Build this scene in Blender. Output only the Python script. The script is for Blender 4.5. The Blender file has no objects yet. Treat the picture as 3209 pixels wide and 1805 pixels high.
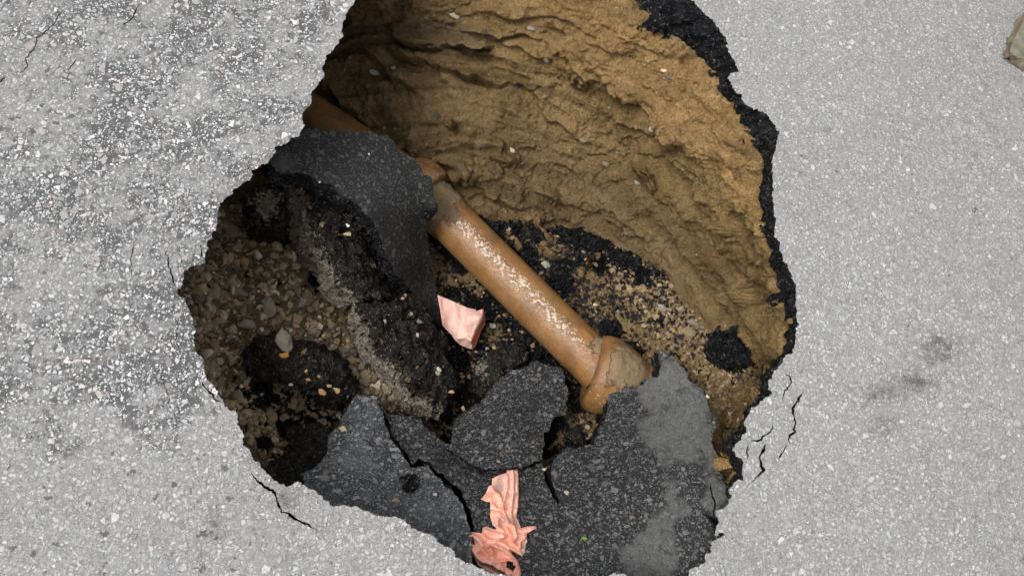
import bpy, bmesh, math, random
import numpy as np
from mathutils import Vector, Matrix
from mathutils.geometry import delaunay_2d_cdt

random.seed(7)
RS = np.random.RandomState(7)
SC = bpy.context.scene
COL = SC.collection

# ------------------------------------------------------------------ camera
W, H = 3209.0, 1805.0
LENS = 26.0
CAM = np.array([0.0, 0.0, 1.56])
FWD = np.array([0.154, 0.304, -0.94]); FWD /= np.linalg.norm(FWD)
UP = np.array([0, 1.0, 0]); UP = UP - UP.dot(FWD) * FWD; UP /= np.linalg.norm(UP)
RT = np.cross(FWD, UP)
FPX = LENS / 36.0 * W
cd = bpy.data.cameras.new('camera'); cd.lens = LENS; cd.sensor_width = 36
cd.clip_start = 0.05; cd.clip_end = 500
co = bpy.data.objects.new('camera', cd); COL.objects.link(co)
co.matrix_world = Matrix(((RT[0], UP[0], -FWD[0], CAM[0]), (RT[1], UP[1], -FWD[1], CAM[1]),
                          (RT[2], UP[2], -FWD[2], CAM[2]), (0, 0, 0, 1)))
SC.camera = co

# ------------------------------------------------------------------ sky, sun, exposure
SUN_EL, SUN_AZ = math.radians(60), math.radians(256)      # azimuth: direction the light comes from, clockwise from +Y
wd = bpy.data.worlds.new('World'); SC.world = wd; wd.use_nodes = True
nt = wd.node_tree; nt.nodes.clear()
wo = nt.nodes.new('ShaderNodeOutputWorld'); bg = nt.nodes.new('ShaderNodeBackground')
sk = nt.nodes.new('ShaderNodeTexSky'); sk.sky_type = 'NISHITA'; sk.sun_disc = False
sk.sun_elevation = SUN_EL; sk.sun_rotation = SUN_AZ; sk.air_density = 1.0; sk.dust_density = 4.0
hs = nt.nodes.new('ShaderNodeHueSaturation'); hs.inputs['Saturation'].default_value = 0.12
bg.inputs['Strength'].default_value = 0.15
nt.links.new(sk.outputs[0], hs.inputs['Color']); nt.links.new(hs.outputs[0], bg.inputs[0]); nt.links.new(bg.outputs[0], wo.inputs[0])
sd = bpy.data.lights.new('sun', 'SUN'); sd.energy = 1.35; sd.angle = math.radians(26); sd.color = (1, .97, .92)
so = bpy.data.objects.new('sun', sd); COL.objects.link(so)
sdir = Vector((math.sin(SUN_AZ) * math.cos(SUN_EL), math.cos(SUN_AZ) * math.cos(SUN_EL), math.sin(SUN_EL)))
so.rotation_euler = sdir.to_track_quat('Z', 'Y').to_euler(); so.location = (0, 0, 5)
SC.view_settings.view_transform = 'Standard'; SC.view_settings.look = 'None'
SC.view_settings.exposure = 0.72; SC.view_settings.gamma = 1
SC.render.engine = 'CYCLES'

# ------------------------------------------------------------------ projection
def at(px, py, z):
    """photo pixels -> world points at height z (arrays)"""
    px = np.asarray(px, float); py = np.asarray(py, float); z = np.asarray(z, float)
    a = (px - W / 2) / FPX; b = -(py - H / 2) / FPX
    d = FWD + a[..., None] * RT + b[..., None] * UP
    t = (z - CAM[2]) / d[..., 2]
    return CAM + d * t[..., None]

# ------------------------------------------------------------------ numpy noise
def _h(ix, iy, iz, seed):
    n = (ix.astype(np.uint32) * np.uint32(374761393) + iy.astype(np.uint32) * np.uint32(668265263)
         + iz.astype(np.uint32) * np.uint32(2147483647) + np.uint32(seed * 1013904223 & 0xffffffff))
    n = (n ^ (n >> np.uint32(13))) * np.uint32(1274126177)
    n = (n ^ (n >> np.uint32(16))) * np.uint32(2246822519)
    n = n ^ (n >> np.uint32(15))
    return (n & np.uint32(0xffffff)).astype(float) / float(0xffffff)

def vnoise(p, seed=0):
    i = np.floor(p).astype(np.int64); f = p - i; f = f * f * f * (f * (f * 6 - 15) + 10)
    r = 0
    for dx in (0, 1):
        wx = f[..., 0] if dx else 1 - f[..., 0]
        for dy in (0, 1):
            wy = f[..., 1] if dy else 1 - f[..., 1]
            for dz in (0, 1):
                wz = f[..., 2] if dz else 1 - f[..., 2]
                r = r + wx * wy * wz * _h(i[..., 0] + dx, i[..., 1] + dy, i[..., 2] + dz, seed)
    return r * 2 - 1

def fbm(p, octv=4, seed=0, gain=0.5, lac=2.03):
    r = 0; a = 1.0; s = 0
    for k in range(octv):
        r = r + a * vnoise(p, seed + k * 17); s += a; a *= gain; p = p * lac + 3.7
    return r / s * 1.4

def worley(p, seed=0):
    i = np.floor(p).astype(np.int64); best = np.full(p.shape[:-1], 9.0); rnd = np.zeros(p.shape[:-1])
    for dx in (-1, 0, 1):
        for dy in (-1, 0, 1):
            for dz in (-1, 0, 1):
                c = i + np.array([dx, dy, dz])
                q = np.stack([_h(c[..., 0], c[..., 1], c[..., 2], seed + s) for s in (1, 2, 3)], -1) + c
                d = np.sum((p - q) ** 2, -1)
                m = d < best
                best = np.where(m, d, best)
                rnd = np.where(m, _h(c[..., 0], c[..., 1], c[..., 2], seed + 9), rnd)
    return np.sqrt(best), rnd

def vecnoise(p, amp, scale, octv=3, seed=0):
    return amp * np.stack([fbm(p * scale, octv, seed + 31 * k) for k in range(3)], -1)

def rock_disp(p, amp=1.0, seed=0, fine=1.0):
    """crumbly broken-asphalt relief as a vector field of position"""
    d = vecnoise(p, 0.010 * amp, 22, 3, seed) + vecnoise(p, 0.0045 * amp * fine, 75, 2, seed + 5)
    w, r = worley(p * 75, seed)
    q = vecnoise(p, 1.0, 60, 1, seed + 9)
    return d + q * ((0.55 - w) * 0.010 * amp * fine * (0.4 + r))[..., None]

def smooth(a, b, x):
    t = np.clip((x - a) / (b - a), 0, 1); return t * t * (3 - 2 * t)

# ------------------------------------------------------------------ 2d helpers
def inside(poly, pts):
    poly = np.asarray(poly, float); x, y = pts[:, 0], pts[:, 1]
    r = np.zeros(len(pts), bool)
    x0, y0 = poly[:, 0], poly[:, 1]; x1, y1 = np.roll(x0, -1), np.roll(y0, -1)
    for a, b, c, d in zip(x0, y0, x1, y1):
        if b == d: continue
        m = ((b > y) != (d > y))
        if m.any():
            xi = a + (y - b) * (c - a) / (d - b)
            r ^= m & (x < xi)
    return r

def segdist(pts, line, closed=False):
    """distance, signed side and arc parameter to a polyline"""
    line = np.asarray(line, float); pts = np.asarray(pts, float)
    best = np.full(pts.shape[:-1], 1e9); side = np.zeros(pts.shape[:-1]); arc = np.zeros(pts.shape[:-1])
    L = 0; n = len(line) - (0 if closed else 1)
    for k in range(n):
        a = line[k]; b = line[(k + 1) % len(line)]; ab = b - a; l = np.hypot(*ab)
        if l < 1e-9: continue
        t = np.clip(((pts - a) @ ab) / (l * l), 0, 1)
        q = a + t[..., None] * ab; d = np.hypot(pts[..., 0] - q[..., 0], pts[..., 1] - q[..., 1])
        cr = ab[0] * (pts[..., 1] - a[1]) - ab[1] * (pts[..., 0] - a[0])
        m = d < best
        best = np.where(m, d, best); side = np.where(m, np.sign(cr), side); arc = np.where(m, L + t * l, arc)
        L += l
    return best, side, arc

def dense(line, step, closed=True):
    line = [np.array(p, float) for p in line]; out = []
    n = len(line) if closed else len(line) - 1
    for k in range(n):
        a, b = line[k], line[(k + 1) % len(line)]
        m = max(1, int(round(np.hypot(*(b - a)) / step)))
        for j in range(m): out.append(a + (b - a) * j / m)
    if not closed: out.append(line[-1])
    return np.array(out)

def jag(line, amp, scale, seed=0, closed=True):
    """ragged outline: push each point by 2d noise of its position"""
    p = np.concatenate([line / scale, np.full((len(line), 1), seed * 3.3)], 1)
    dx = fbm(p, 3, seed, 0.6); dy = fbm(p + 50, 3, seed + 3, 0.6)
    return line + amp * np.stack([dx, dy], 1)

def rbf(ctrl):
    c = np.asarray(ctrl, float); P = c[:, :2] / 1000; v = c[:, 2]
    n = len(c)
    D = np.sqrt(((P[:, None] - P[None]) ** 2).sum(-1) + 1e-4)
    A = np.zeros((n + 3, n + 3)); A[:n, :n] = -D; A[:n, :n] -= np.eye(n) * 1e-3
    A[:n, n] = 1; A[:n, n + 1:] = P; A[n, :n] = 1; A[n + 1:, :n] = P.T
    s = np.linalg.lstsq(A, np.concatenate([v, [0, 0, 0]]), rcond=None)[0]
    def f(x, y):
        q = np.stack([np.asarray(x, float), np.asarray(y, float)], -1) / 1000
        sh = q.shape[:-1]; q = q.reshape(-1, 2); out = np.empty(len(q))
        for a in range(0, len(q), 20000):
            b = q[a:a + 20000]
            out[a:a + 20000] = -np.sqrt(((b[:, None] - P[None]) ** 2).sum(-1) + 1e-4) @ s[:n] + s[n] + b @ s[n + 1:]
        return out.reshape(sh)
    return f

def cdt(outline_list, pts):
    """triangulate points with closed outlines as constraints -> verts, tris"""
    vs = []; es = []
    for o in outline_list:
        n0 = len(vs); vs += [Vector((float(p[0]), float(p[1]))) for p in o]
        es += [(n0 + i, n0 + (i + 1) % len(o)) for i in range(len(o))]
    vs += [Vector((float(p[0]), float(p[1]))) for p in pts]
    r = delaunay_2d_cdt(vs, es, [], 0, 1e-7)
    V = np.array([(v.x, v.y) for v in r[0]]); T = np.array([f for f in r[2] if len(f) == 3], int)
    return V, T

# ------------------------------------------------------------------ mesh helpers
def mesh_np(name, V, F, mat=None, attrs=None, smooth_=True, parent=None, link=True):
    me = bpy.data.meshes.new(name); V = np.asarray(V, np.float32); 
    if isinstance(F, np.ndarray): F = [F]
    nl = sum(f.size for f in F); nf = sum(len(f) for f in F)
    me.vertices.add(len(V)); me.vertices.foreach_set('co', V.ravel())
    me.loops.add(nl); me.loops.foreach_set('vertex_index', np.concatenate([f.ravel() for f in F]).astype(np.int32))
    me.polygons.add(nf)
    st = []; o = 0
    for f in F:
        st.append(o + np.arange(len(f)) * f.shape[1]); o += f.size
    me.polygons.foreach_set('loop_start', np.concatenate(st).astype(np.int32))
    me.update(calc_edges=True); me.validate()
    me.polygons.foreach_set('use_smooth', np.full(len(me.polygons), smooth_, bool))
    for k, v in (attrs or {}).items():
        v = np.asarray(v, np.float32)
        if v.ndim == 1:
            a = me.attributes.new(k, 'FLOAT', 'POINT'); a.data.foreach_set('value', v)
        else:
            a = me.attributes.new(k, 'FLOAT_VECTOR', 'POINT'); a.data.foreach_set('vector', v.ravel())
    if mat: me.materials.append(mat)
    ob = bpy.data.objects.new(name, me); COL.objects.link(ob)
    if parent: ob.parent = parent
    return ob

def tag(o, label=None, cat=None, group=None, kind=None):
    if label: o['label'] = label
    if cat: o['category'] = cat
    if group: o['group'] = group
    if kind: o['kind'] = kind
    return o

def empty(name, loc=(0, 0, 0)):
    e = bpy.data.objects.new(name, None); COL.objects.link(e); e.location = loc; e.empty_display_size = .05
    return e

# ------------------------------------------------------------------ materials
class M:
    def __init__(s, name, rough=0.8, spec=0.3):
        s.m = bpy.data.materials.new(name); s.m.use_nodes = True; s.t = s.m.node_tree; s.t.nodes.clear()
        s.out = s.n('OutputMaterial'); s.b = s.n('BsdfPrincipled'); s.t.links.new(s.b.outputs[0], s.out.inputs[0])
        s.b.inputs['Roughness'].default_value = rough; s.b.inputs['Specular IOR Level'].default_value = spec
        s.co = s.n('TexCoord').outputs['Object']
    def n(s, k, **kw):
        x = s.t.nodes.new('ShaderNode' + k)
        for a, b in kw.items(): setattr(x, a, b)
        return x
    def put(s, inp, v):
        if hasattr(v, 'is_linked') or isinstance(v, bpy.types.NodeSocket): s.t.links.new(v, inp)
        else:
            if isinstance(v, tuple) and len(v) == 3 and inp.type == 'RGBA': v = v + (1,)
            inp.default_value = v
    def math(s, op, a, b=0.0, c=None, clamp=False):
        x = s.n('Math', operation=op, use_clamp=clamp); s.put(x.inputs[0], a); s.put(x.inputs[1], b)
        if c is not None: s.put(x.inputs[2], c)
        return x.outputs[0]
    def vadd(s, a, b):
        x = s.n('VectorMath', operation='ADD'); s.put(x.inputs[0], a); s.put(x.inputs[1], b); return x.outputs[0]
    def vscale(s, a, k):
        x = s.n('VectorMath', operation='SCALE'); s.put(x.inputs[0], a); s.put(x.inputs['Scale'], k); return x.outputs[0]
    def noise(s, scale, det=3, rough=.55, co=None, dist=0.0, color=False):
        x = s.n('TexNoise'); s.put(x.inputs['Vector'], co or s.co); x.inputs['Scale'].default_value = scale
        x.inputs['Detail'].default_value = det; x.inputs['Roughness'].default_value = rough; x.inputs['Distortion'].default_value = dist
        return x.outputs['Color' if color else 'Fac']
    def vor(s, scale, feat='F1', co=None, rnd=1.0):
        x = s.n('TexVoronoi', feature=feat); s.put(x.inputs['Vector'], co or s.co); x.inputs['Scale'].default_value = scale
        x.inputs['Randomness'].default_value = rnd
        return x
    def ss(s, x, a, b, c=0.0, d=1.0):
        m = s.n('MapRange', interpolation_type='SMOOTHSTEP'); s.put(m.inputs[0], x); s.put(m.inputs[1], a); s.put(m.inputs[2], b)
        s.put(m.inputs[3], c); s.put(m.inputs[4], d); return m.outputs[0]
    def mix(s, f, a, b, mode='MIX'):
        x = s.n('Mix', data_type='RGBA', blend_type=mode); s.put(x.inputs[0], f); s.put(x.inputs[6], a); s.put(x.inputs[7], b); return x.outputs[2]
    def sep(s, c):
        x = s.n('SeparateColor'); s.put(x.inputs[0], c); return x.outputs
    def comb(s, r, g, b):
        x = s.n('CombineColor'); s.put(x.inputs[0], r); s.put(x.inputs[1], g); s.put(x.inputs[2], b); return x.outputs[0]
    def attr(s, name, out='Fac'):
        x = s.n('Attribute', attribute_name=name); return x.outputs[out]
    def ramp(s, f, stops):
        x = s.n('ValToRGB'); s.put(x.inputs[0], f); e = x.color_ramp.elements
        while len(e) < len(stops): e.new(0.5)
        for i, (p, c) in enumerate(stops): e[i].position = p; e[i].color = tuple(c) + (1,)
        return x.outputs[0]
    def bump(s, h, dist, strength=1.0, prev=None):
        x = s.n('Bump'); s.put(x.inputs['Height'], h); x.inputs['Distance'].default_value = dist; x.inputs['Strength'].default_value = strength
        if prev: s.put(x.inputs['Normal'], prev)
        return x.outputs[0]
    def done(s, col, normal=None, rough=None):
        s.put(s.b.inputs['Base Color'], col)
        if normal: s.put(s.b.inputs['Normal'], normal)
        if rough is not None: s.put(s.b.inputs['Roughness'], rough)
        return s.m

def stone_layer(m, co, scale, lo, hi, presence):
    """angular stones: returns mask, per-stone random colour (rgb), relief"""
    v = m.vor(scale, 'F1', co); e = m.vor(scale, 'DISTANCE_TO_EDGE', co)
    r = m.sep(v.outputs['Color'])
    thr = m.n('MapRange'); m.put(thr.inputs[0], r[0]); thr.inputs[3].default_value = lo; thr.inputs[4].default_value = hi
    t1 = m.math('ADD', thr.outputs[0], 0.05)
    mask = m.ss(e.outputs['Distance'], thr.outputs[0], t1)
    pres = m.math('LESS_THAN', r[1], presence)
    return m.math('MULTIPLY', mask, pres), r, e.outputs['Distance']

def asphalt(name,  binder, dust, s_dark, s_light, rough, spec, stone_vis_dust=0.4, bumpk=1.0, wear_lo=0.30, wear_hi=0.66, tint=0.10, sc=1.0, wscale=9):
    """attribute 'wear': 1 = dusty worn film over everything, 0 = dark binder with stones standing out"""
    m = M(name, rough, spec)
    wob = m.vscale(m.noise(60 * sc, 2, .5, color=True), 0.010 / sc)
    co = m.vadd(m.co, wob)
    mA, rA, eA = stone_layer(m, co, 52 * sc, .10, .50, .55)
    mB, rB, eB = stone_layer(m, co, 98 * sc, .06, .42, .80)
    mC, rC, eC = stone_layer(m, co, 200 * sc, .04, .36, .85)
    # wear mask: attribute + patchy noise at two scales
    big = m.noise(wscale, 4, .65); med = m.noise(wscale * 5, 4, .7)
    w = m.math('ADD', m.attr('wear'), m.math('MULTIPLY_ADD', big, 1.5, -0.75))
    w = m.math('ADD', w, m.math('MULTIPLY_ADD', med, 1.1, -0.55))
    wear = m.ss(w, wear_lo, wear_hi)
    def scol(r, lo, hi):
        g = m.math('MULTIPLY_ADD', r[2], hi - lo, lo)
        base = m.comb(g, g, g)
        hue = m.ramp(r[0], [(0, (1, .88, .84)), (.12, (.98, .97, 1.0)), (.4, (.93, 1.0, .975)), (.8, (.95, 1.0, 1)), (1, (1, .98, .88))])
        return m.mix(tint * 8, base, m.mix(1.0, base, hue, 'MULTIPLY'))
    fine = m.noise(380, 3, .75); mid = m.noise(110, 3, .7)
    mat_d = m.mix(m.ss(fine, .28, .72), tuple(c * .74 for c in dust), tuple(c * 1.26 for c in dust)); mat_d = m.mix(m.ss(mid, .3, .7), m.mix(1, mat_d, (.82,) * 3, 'MULTIPLY'), m.mix(1, mat_d, (1.15,) * 3, 'MULTIPLY'))
    mat_b = m.mix(m.noise(300, 2, .6), tuple(c * .7 for c in binder), tuple(c * 1.35 for c in binder))
    base = m.mix(wear, mat_b, mat_d)
    vis = m.math('MULTIPLY_ADD', wear, stone_vis_dust - 1.0, 1.0)
    c = base
    for mk, r in ((mC, rC), (mB, rB), (mA, rA)):
        c = m.mix(m.math('MULTIPLY', mk, vis), c, scol(r, s_dark, s_light))
    # dark pits in the dusty surface and thin outlines round its stones
    gap = m.ss(eB, 0.0, 0.07, 1.0, 0.0); c = m.mix(m.math('MULTIPLY', gap, m.math('MULTIPLY', wear, m.ss(m.noise(25, 3, .6), .3, .7, .25, .75))), c, mat_b); gap2 = m.ss(eA, 0.0, 0.05, 1.0, 0.0); c = m.mix(m.math('MULTIPLY', gap2, m.math('MULTIPLY', wear, .3)), c, mat_b)
    pit = m.ss(m.noise(70, 2, .5), .68, .74); c = m.mix(m.math('MULTIPLY', pit, .55), c, mat_b)
    pit2 = m.ss(m.math('ADD', m.noise(34, 3, .6), m.math('MULTIPLY', m.attr('pits'), .06)), .705, .725); c = m.mix(m.math('MULTIPLY', pit2, .85), c, mat_b)
    stn = m.ss(m.math('ADD', m.attr('stain'), m.math('MULTIPLY', m.attr('stain'), m.math('MULTIPLY_ADD', m.noise(36, 5, .75), 5.0, -2.6))), 0, 1.2); c = m.mix(stn, c, m.mix(1, c, (.42, .40, .39), 'MULTIPLY'))
    h = m.math('ADD', m.math('MULTIPLY', mA, .9), m.math('MULTIPLY', mB, .6))
    h = m.math('ADD', h, m.math('MULTIPLY', mC, .35)); h = m.math('ADD', h, m.math('MULTIPLY', fine, .5))
    h = m.math('ADD', h, m.math('MULTIPLY', wear, .5))
    nrm = m.bump(h, .0016 * bumpk, .9)
    return m.done(c, nrm)

MAT_ROAD = asphalt('road_asphalt', (.070, .069, .070), (.228, .226, .224), .17, .60, .85, .25, .62)
MAT_SLAB_DIM = asphalt('filmed_asphalt', (.015, .0148, .0145), (.05, .051, .051), .024, .085, .75, .25, .5, 1.3, wear_lo=.7, wear_hi=1.05)
MAT_SLAB_BLUE = asphalt('blue_grey_asphalt', (.024, .0265, .030), (.088, .096, .104), .06, .25, .62, .35, .55, 1.6, wear_lo=.45, wear_hi=.95)
MAT_SLAB = asphalt('damp_asphalt', (.0105, .011, .012), (.098, .099, .096), .045, .15, .66, .34, .45, 1.6, wear_lo=.55, wear_hi=1.1)

def mat_broken(name, c0, c1, gl_rough=.32, stones=.5, stone_cols=None, bumpk=1.0, mud=None, glint=.8):
    """broken bitumen-bound face: black, rough, glinting, with stones showing"""
    m = M(name, .4, .22)
    wob = m.vscale(m.noise(50, 2, .5, color=True), .012); co = m.vadd(m.co, wob)
    mA, rA, eA = stone_layer(m, co, 46, .10, .5, stones * .8); mB, rB, eB = stone_layer(m, co, 170, .06, .42, stones + .2)
    n1 = m.noise(35, 4, .65); n2 = m.noise(260, 3, .7)
    c = m.mix(m.ss(n1, .35, .65), c0, c1)
    sc = stone_cols or [(0, (.012, .012, .012)), (.45, (.035, .032, .03)), (.75, (.10, .09, .075)), (.9, (.22, .17, .11)), (.97, (.34, .19, .07)), (1, (.5, .46, .4))]
    c = m.mix(m.math('MULTIPLY', mB, .65), c, m.ramp(rB[2], sc)); c = m.mix(m.math('MULTIPLY', mA, .85), c, m.ramp(rA[2], sc))
    if mud:
        att = m.attr('mud'); f = m.ss(m.math('ADD', att, m.math('MULTIPLY_ADD', m.noise(60, 5, .75), 2.2, -1.1)), .3, .55)
        dirt = m.mix(m.ss(m.noise(120, 4, .75), .35, .65), tuple(x * .38 for x in mud), tuple(x * 1.15 for x in mud))
        c = m.mix(f, c, dirt)
        rough = m.math('MAXIMUM', m.ss(n2, .42, .6, gl_rough, .9), f)
    else: rough = m.ss(n2, .42, .6, gl_rough, .9)
    gl = m.sep(m.vor(150).outputs['Color']); g_ = m.math('GREATER_THAN', gl[0], glint); m.put(m.b.inputs['Specular IOR Level'], m.math('MULTIPLY_ADD', g_, .75, .12)); rough = m.math('MULTIPLY', rough, m.math('MULTIPLY_ADD', g_, -.6, 1.0))
    w = m.vor(190); h = m.math('ADD', m.math('MULTIPLY', mA, .8), m.math('MULTIPLY', n2, .9)); h = m.math('SUBTRACT', h, m.math('MULTIPLY', w.outputs['Distance'], 1.0))
    h = m.math('ADD', h, m.math('MULTIPLY', mB, .5))
    return m.done(c, m.bump(h, .0055 * bumpk, 1.0), rough)

MAT_RIM = mat_broken('broken_bitumen_edge', (.004, .004, .005), (.014, .014, .016), .25, .35,
                     [(0, (.006, .006, .007)), (.5, (.018, .018, .020)), (.85, (.045, .045, .048)), (1, (.22, .21, .19))], 1.3)
MAT_CHUNK = mat_broken('asphalt_base_chunk', (.008, .0075, .007), (.028, .024, .021), .45, .6, None, 1.2, mud=(.30, .262, .21))
MAT_TAR = mat_broken('black_tar_rubble', (.003, .003, .004), (.010, .010, .012), .22, .3,
                     [(0, (.01, .01, .012)), (.8, (.03, .03, .03)), (1, (.12, .11, .1))], 1.4, mud=(.22, .155, .08))

def mat_soil():
    m = M('soil', .95, .12)
    n1 = m.noise(5, 5, .6); n2 = m.noise(28, 5, .65); n3 = m.noise(160, 4, .7); n4 = m.noise(600, 2, .6)
    tone = m.math('ADD', m.math('MULTIPLY', n1, .45), m.math('MULTIPLY', n2, .55))
    c = m.ramp(tone, [(.32, (.19, .120, .054)), (.45, (.28, .185, .084)), (.56, (.37, .252, .118)), (.72, (.46, .335, .18))])
    # duller clay with grey stone dust lower down (attribute 'dull')
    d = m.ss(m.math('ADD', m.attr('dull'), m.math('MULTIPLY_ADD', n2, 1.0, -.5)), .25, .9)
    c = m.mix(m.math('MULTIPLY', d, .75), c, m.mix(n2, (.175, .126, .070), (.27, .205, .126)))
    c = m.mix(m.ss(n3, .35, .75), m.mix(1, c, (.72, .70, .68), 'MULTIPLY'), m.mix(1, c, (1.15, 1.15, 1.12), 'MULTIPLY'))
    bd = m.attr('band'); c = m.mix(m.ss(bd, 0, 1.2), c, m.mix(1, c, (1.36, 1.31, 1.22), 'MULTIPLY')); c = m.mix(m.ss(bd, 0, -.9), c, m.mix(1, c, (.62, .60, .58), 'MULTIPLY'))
    n5 = m.noise(330, 3, .8); c = m.mix(m.ss(n5, .36, .64), m.mix(1, c, (.72, .70, .68), 'MULTIPLY'), m.mix(1, c, (1.2, 1.2, 1.19), 'MULTIPLY'))
    crk = m.vor(26, 'DISTANCE_TO_EDGE', m.vadd(m.co, m.vscale(m.noise(30, 4, .7, color=True), .05))); ck = m.math('MULTIPLY', m.ss(crk.outputs['Distance'], 0, .05, 1, 0), m.ss(m.noise(11, 3, .6), .5, .62)); c = m.mix(m.math('MULTIPLY', ck, .45), c, (.06, .04, .02))
    # small stones in the clay
    mA, rA, eA = stone_layer(m, m.co, 60, .16, .5, .055)
    c = m.mix(mA, c, m.ramp(rA[2], [(0, (.05, .05, .05)), (.5, (.20, .18, .13)), (1, (.38, .34, .25))]))
    mB, rB, eB = stone_layer(m, m.co, 140, .12, .45, .05)
    c = m.mix(mB, c, m.ramp(rB[2], [(0, (.03, .03, .03)), (.5, (.25, .2, .13)), (1, (.55, .48, .34))]))
    # tar crumbs on the floor, and shade painted black on the left (attribute 'tar')
    t = m.math('ADD', m.attr('tar'), m.math('MULTIPLY_ADD', m.noise(17, 5, .72), 2.2, -1.1))
    t = m.ss(t, .42, .52)
    tc = m.mix(m.noise(200, 2, .6), (.004, .004, .005), (.016, .016, .018))
    c = m.mix(t, c, tc)
    rough = m.ss(m.math('MULTIPLY', t, m.ss(n3, .4, .7)), 0, 1, .95, .35)
    h = m.math('ADD', m.math('MULTIPLY', n3, 1.0), m.math('MULTIPLY', n4, .35)); h = m.math('ADD', h, m.math('MULTIPLY', mA, .4))
    h = m.math('ADD', h, m.math('MULTIPLY', m.math('MULTIPLY', t, n4), 1.3)); h = m.math('SUBTRACT', h, m.math('MULTIPLY', ck, .9)); h = m.math('ADD', h, m.math('MULTIPLY', n5, .7))
    nr = m.bump(m.noise(48, 5, .7), .016, .9); nr = m.bump(h, .008, 1.0, nr)
    return m.done(c, nr, rough)
MAT_SOIL = mat_soil()

def mat_tinted(name, rough=.85, spec=.25, amp=.3, scale=300):
    m = M(name, rough, spec); a = m.attr('tint', 'Vector'); n = m.noise(scale, 4, .7); n0 = m.noise(60, 3, .6)
    c = m.mix(n, m.mix(1, a, (1 - amp,) * 3, 'MULTIPLY'), m.mix(1, a, (1 + amp,) * 3, 'MULTIPLY'))
    c = m.mix(m.ss(n0, .5, .75, 0, .5), c, m.mix(1, c, (.65, .58, .48), 'MULTIPLY'))
    return m.done(c, m.bump(n, .003, .9))
MAT_STONE = mat_tinted('loose_stone')
MAT_TARBIT = mat_tinted('tar_crumb', .34, .34, .5, 500)

# ------------------------------------------------------------------ traced outlines (photo pixels)
RIM = [(1120,0),(1105,22),(1086,37),(1077,71),(1068,115),(1046,155),(1024,177),(1016,217),(1015,245),(990,267),(978,298),(971,335),(950,357),(953,388),(934,424),
 (899,443),(865,459),(858,487),(834,511),(790,533),(784,564),(753,580),(716,611),(690,640),(680,706),(668,740),(649,747),(652,768),(644,802),(641,824),(602,830),(578,849),(568,886),(557,917),(575,927),(590,955),(602,980),(602,1011),(612,1035),(602,1066),(609,1098),(634,1125),(640,1150),(652,1192),(685,1225),(700,1272),(735,1290),(762,1349),(767,1398),(796,1430),(824,1470),(855,1501),(899,1518),(936,1507),(958,1520),(992,1535),(1011,1560),(1039,1582),(1113,1585),(1150,1600),
 (1200,1616),(1247,1619),(1278,1638),(1312,1666),(1349,1675),(1374,1700),(1411,1721),(1430,1743),(1464,1762),(1501,1780),(1557,1796),(1588,1806),(1620,1822),(1700,1850),(1800,1845),(1880,1830),(1903,1803),(1930,1796),(1962,1799),(1985,1830),(2060,1850),(2140,1835),(2157,1805),(2163,1780),(2188,1777),(2213,1761),(2210,1735),(2227,1724),(2227,1700),(2245,1689),(2262,1682),(2272,1671),(2261,1674),
 (2238,1674),(2249,1638),(2247,1601),(2277,1582),(2291,1557),(2286,1531),(2300,1512),(2333,1503),(2328,1462),(2333,1448),(2308,1434),(2303,1417),(2294,1405),(2316,1386),(2329,1374),(2338,1346),(2335,1324),(2350,1299),(2360,1275),(2397,1253),(2416,1234),(2412,1200),(2419,1173),(2428,1158),(2450,1145),(2467,1114),(2487,1105),(2496,1074),(2493,1052),(2502,1018),(2501,1002),(2493,962),(2499,931),(2493,890),(2477,852),(2460,820),(2444,776),(2447,760),(2433,741),(2433,711),
 (2426,650),(2423,573),(2420,498),(2436,450),(2442,416),(2414,366),(2392,357),(2361,342),(2333,326),(2318,301),(2296,273),(2281,245),(2287,227),(2313,224),(2312,199),(2287,174),(2278,124),(2253,90),(2234,56),(2203,40),(2178,9),(2166,0),(2130,-60),(2050,-140),(1900,-200),(1700,-235),(1450,-230),(1250,-190),(1160,-120),(1130,-50)]
RIMB = [(1250,-150),(1450,-150),(1700,-130),(1860,-70),(1948,0),(1973,34),(1980,59),(1992,81),(2017,93),(2042,93),(2070,90),(2088,109),(2116,121),(2138,137),(2160,149),(2184,177),(2209,193),(2234,211),(2234,236),(2253,255),(2268,286),(2284,314),(2299,348),(2306,382),(2318,413),(2340,441),(2370,466),(2390,520),(2386,580),(2391,640),(2390,714),(2392,743),(2403,771),(2411,800),(2414,830),(2428,863),(2430,901),(2441,939),(2458,961),(2466,988),(2482,1003),(2482,1026),(2479,1067),(2472,1083),(2460,1111),(2443,1136),(2420,1158),(2405,1175),(2400,1200),(2385,1235),(2350,1265),(2335,1300),(2315,1330),(2320,1350),(2305,1375),(2275,1400),(2290,1440),(2305,1465),(2298,1500),(2280,1530)]

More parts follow.
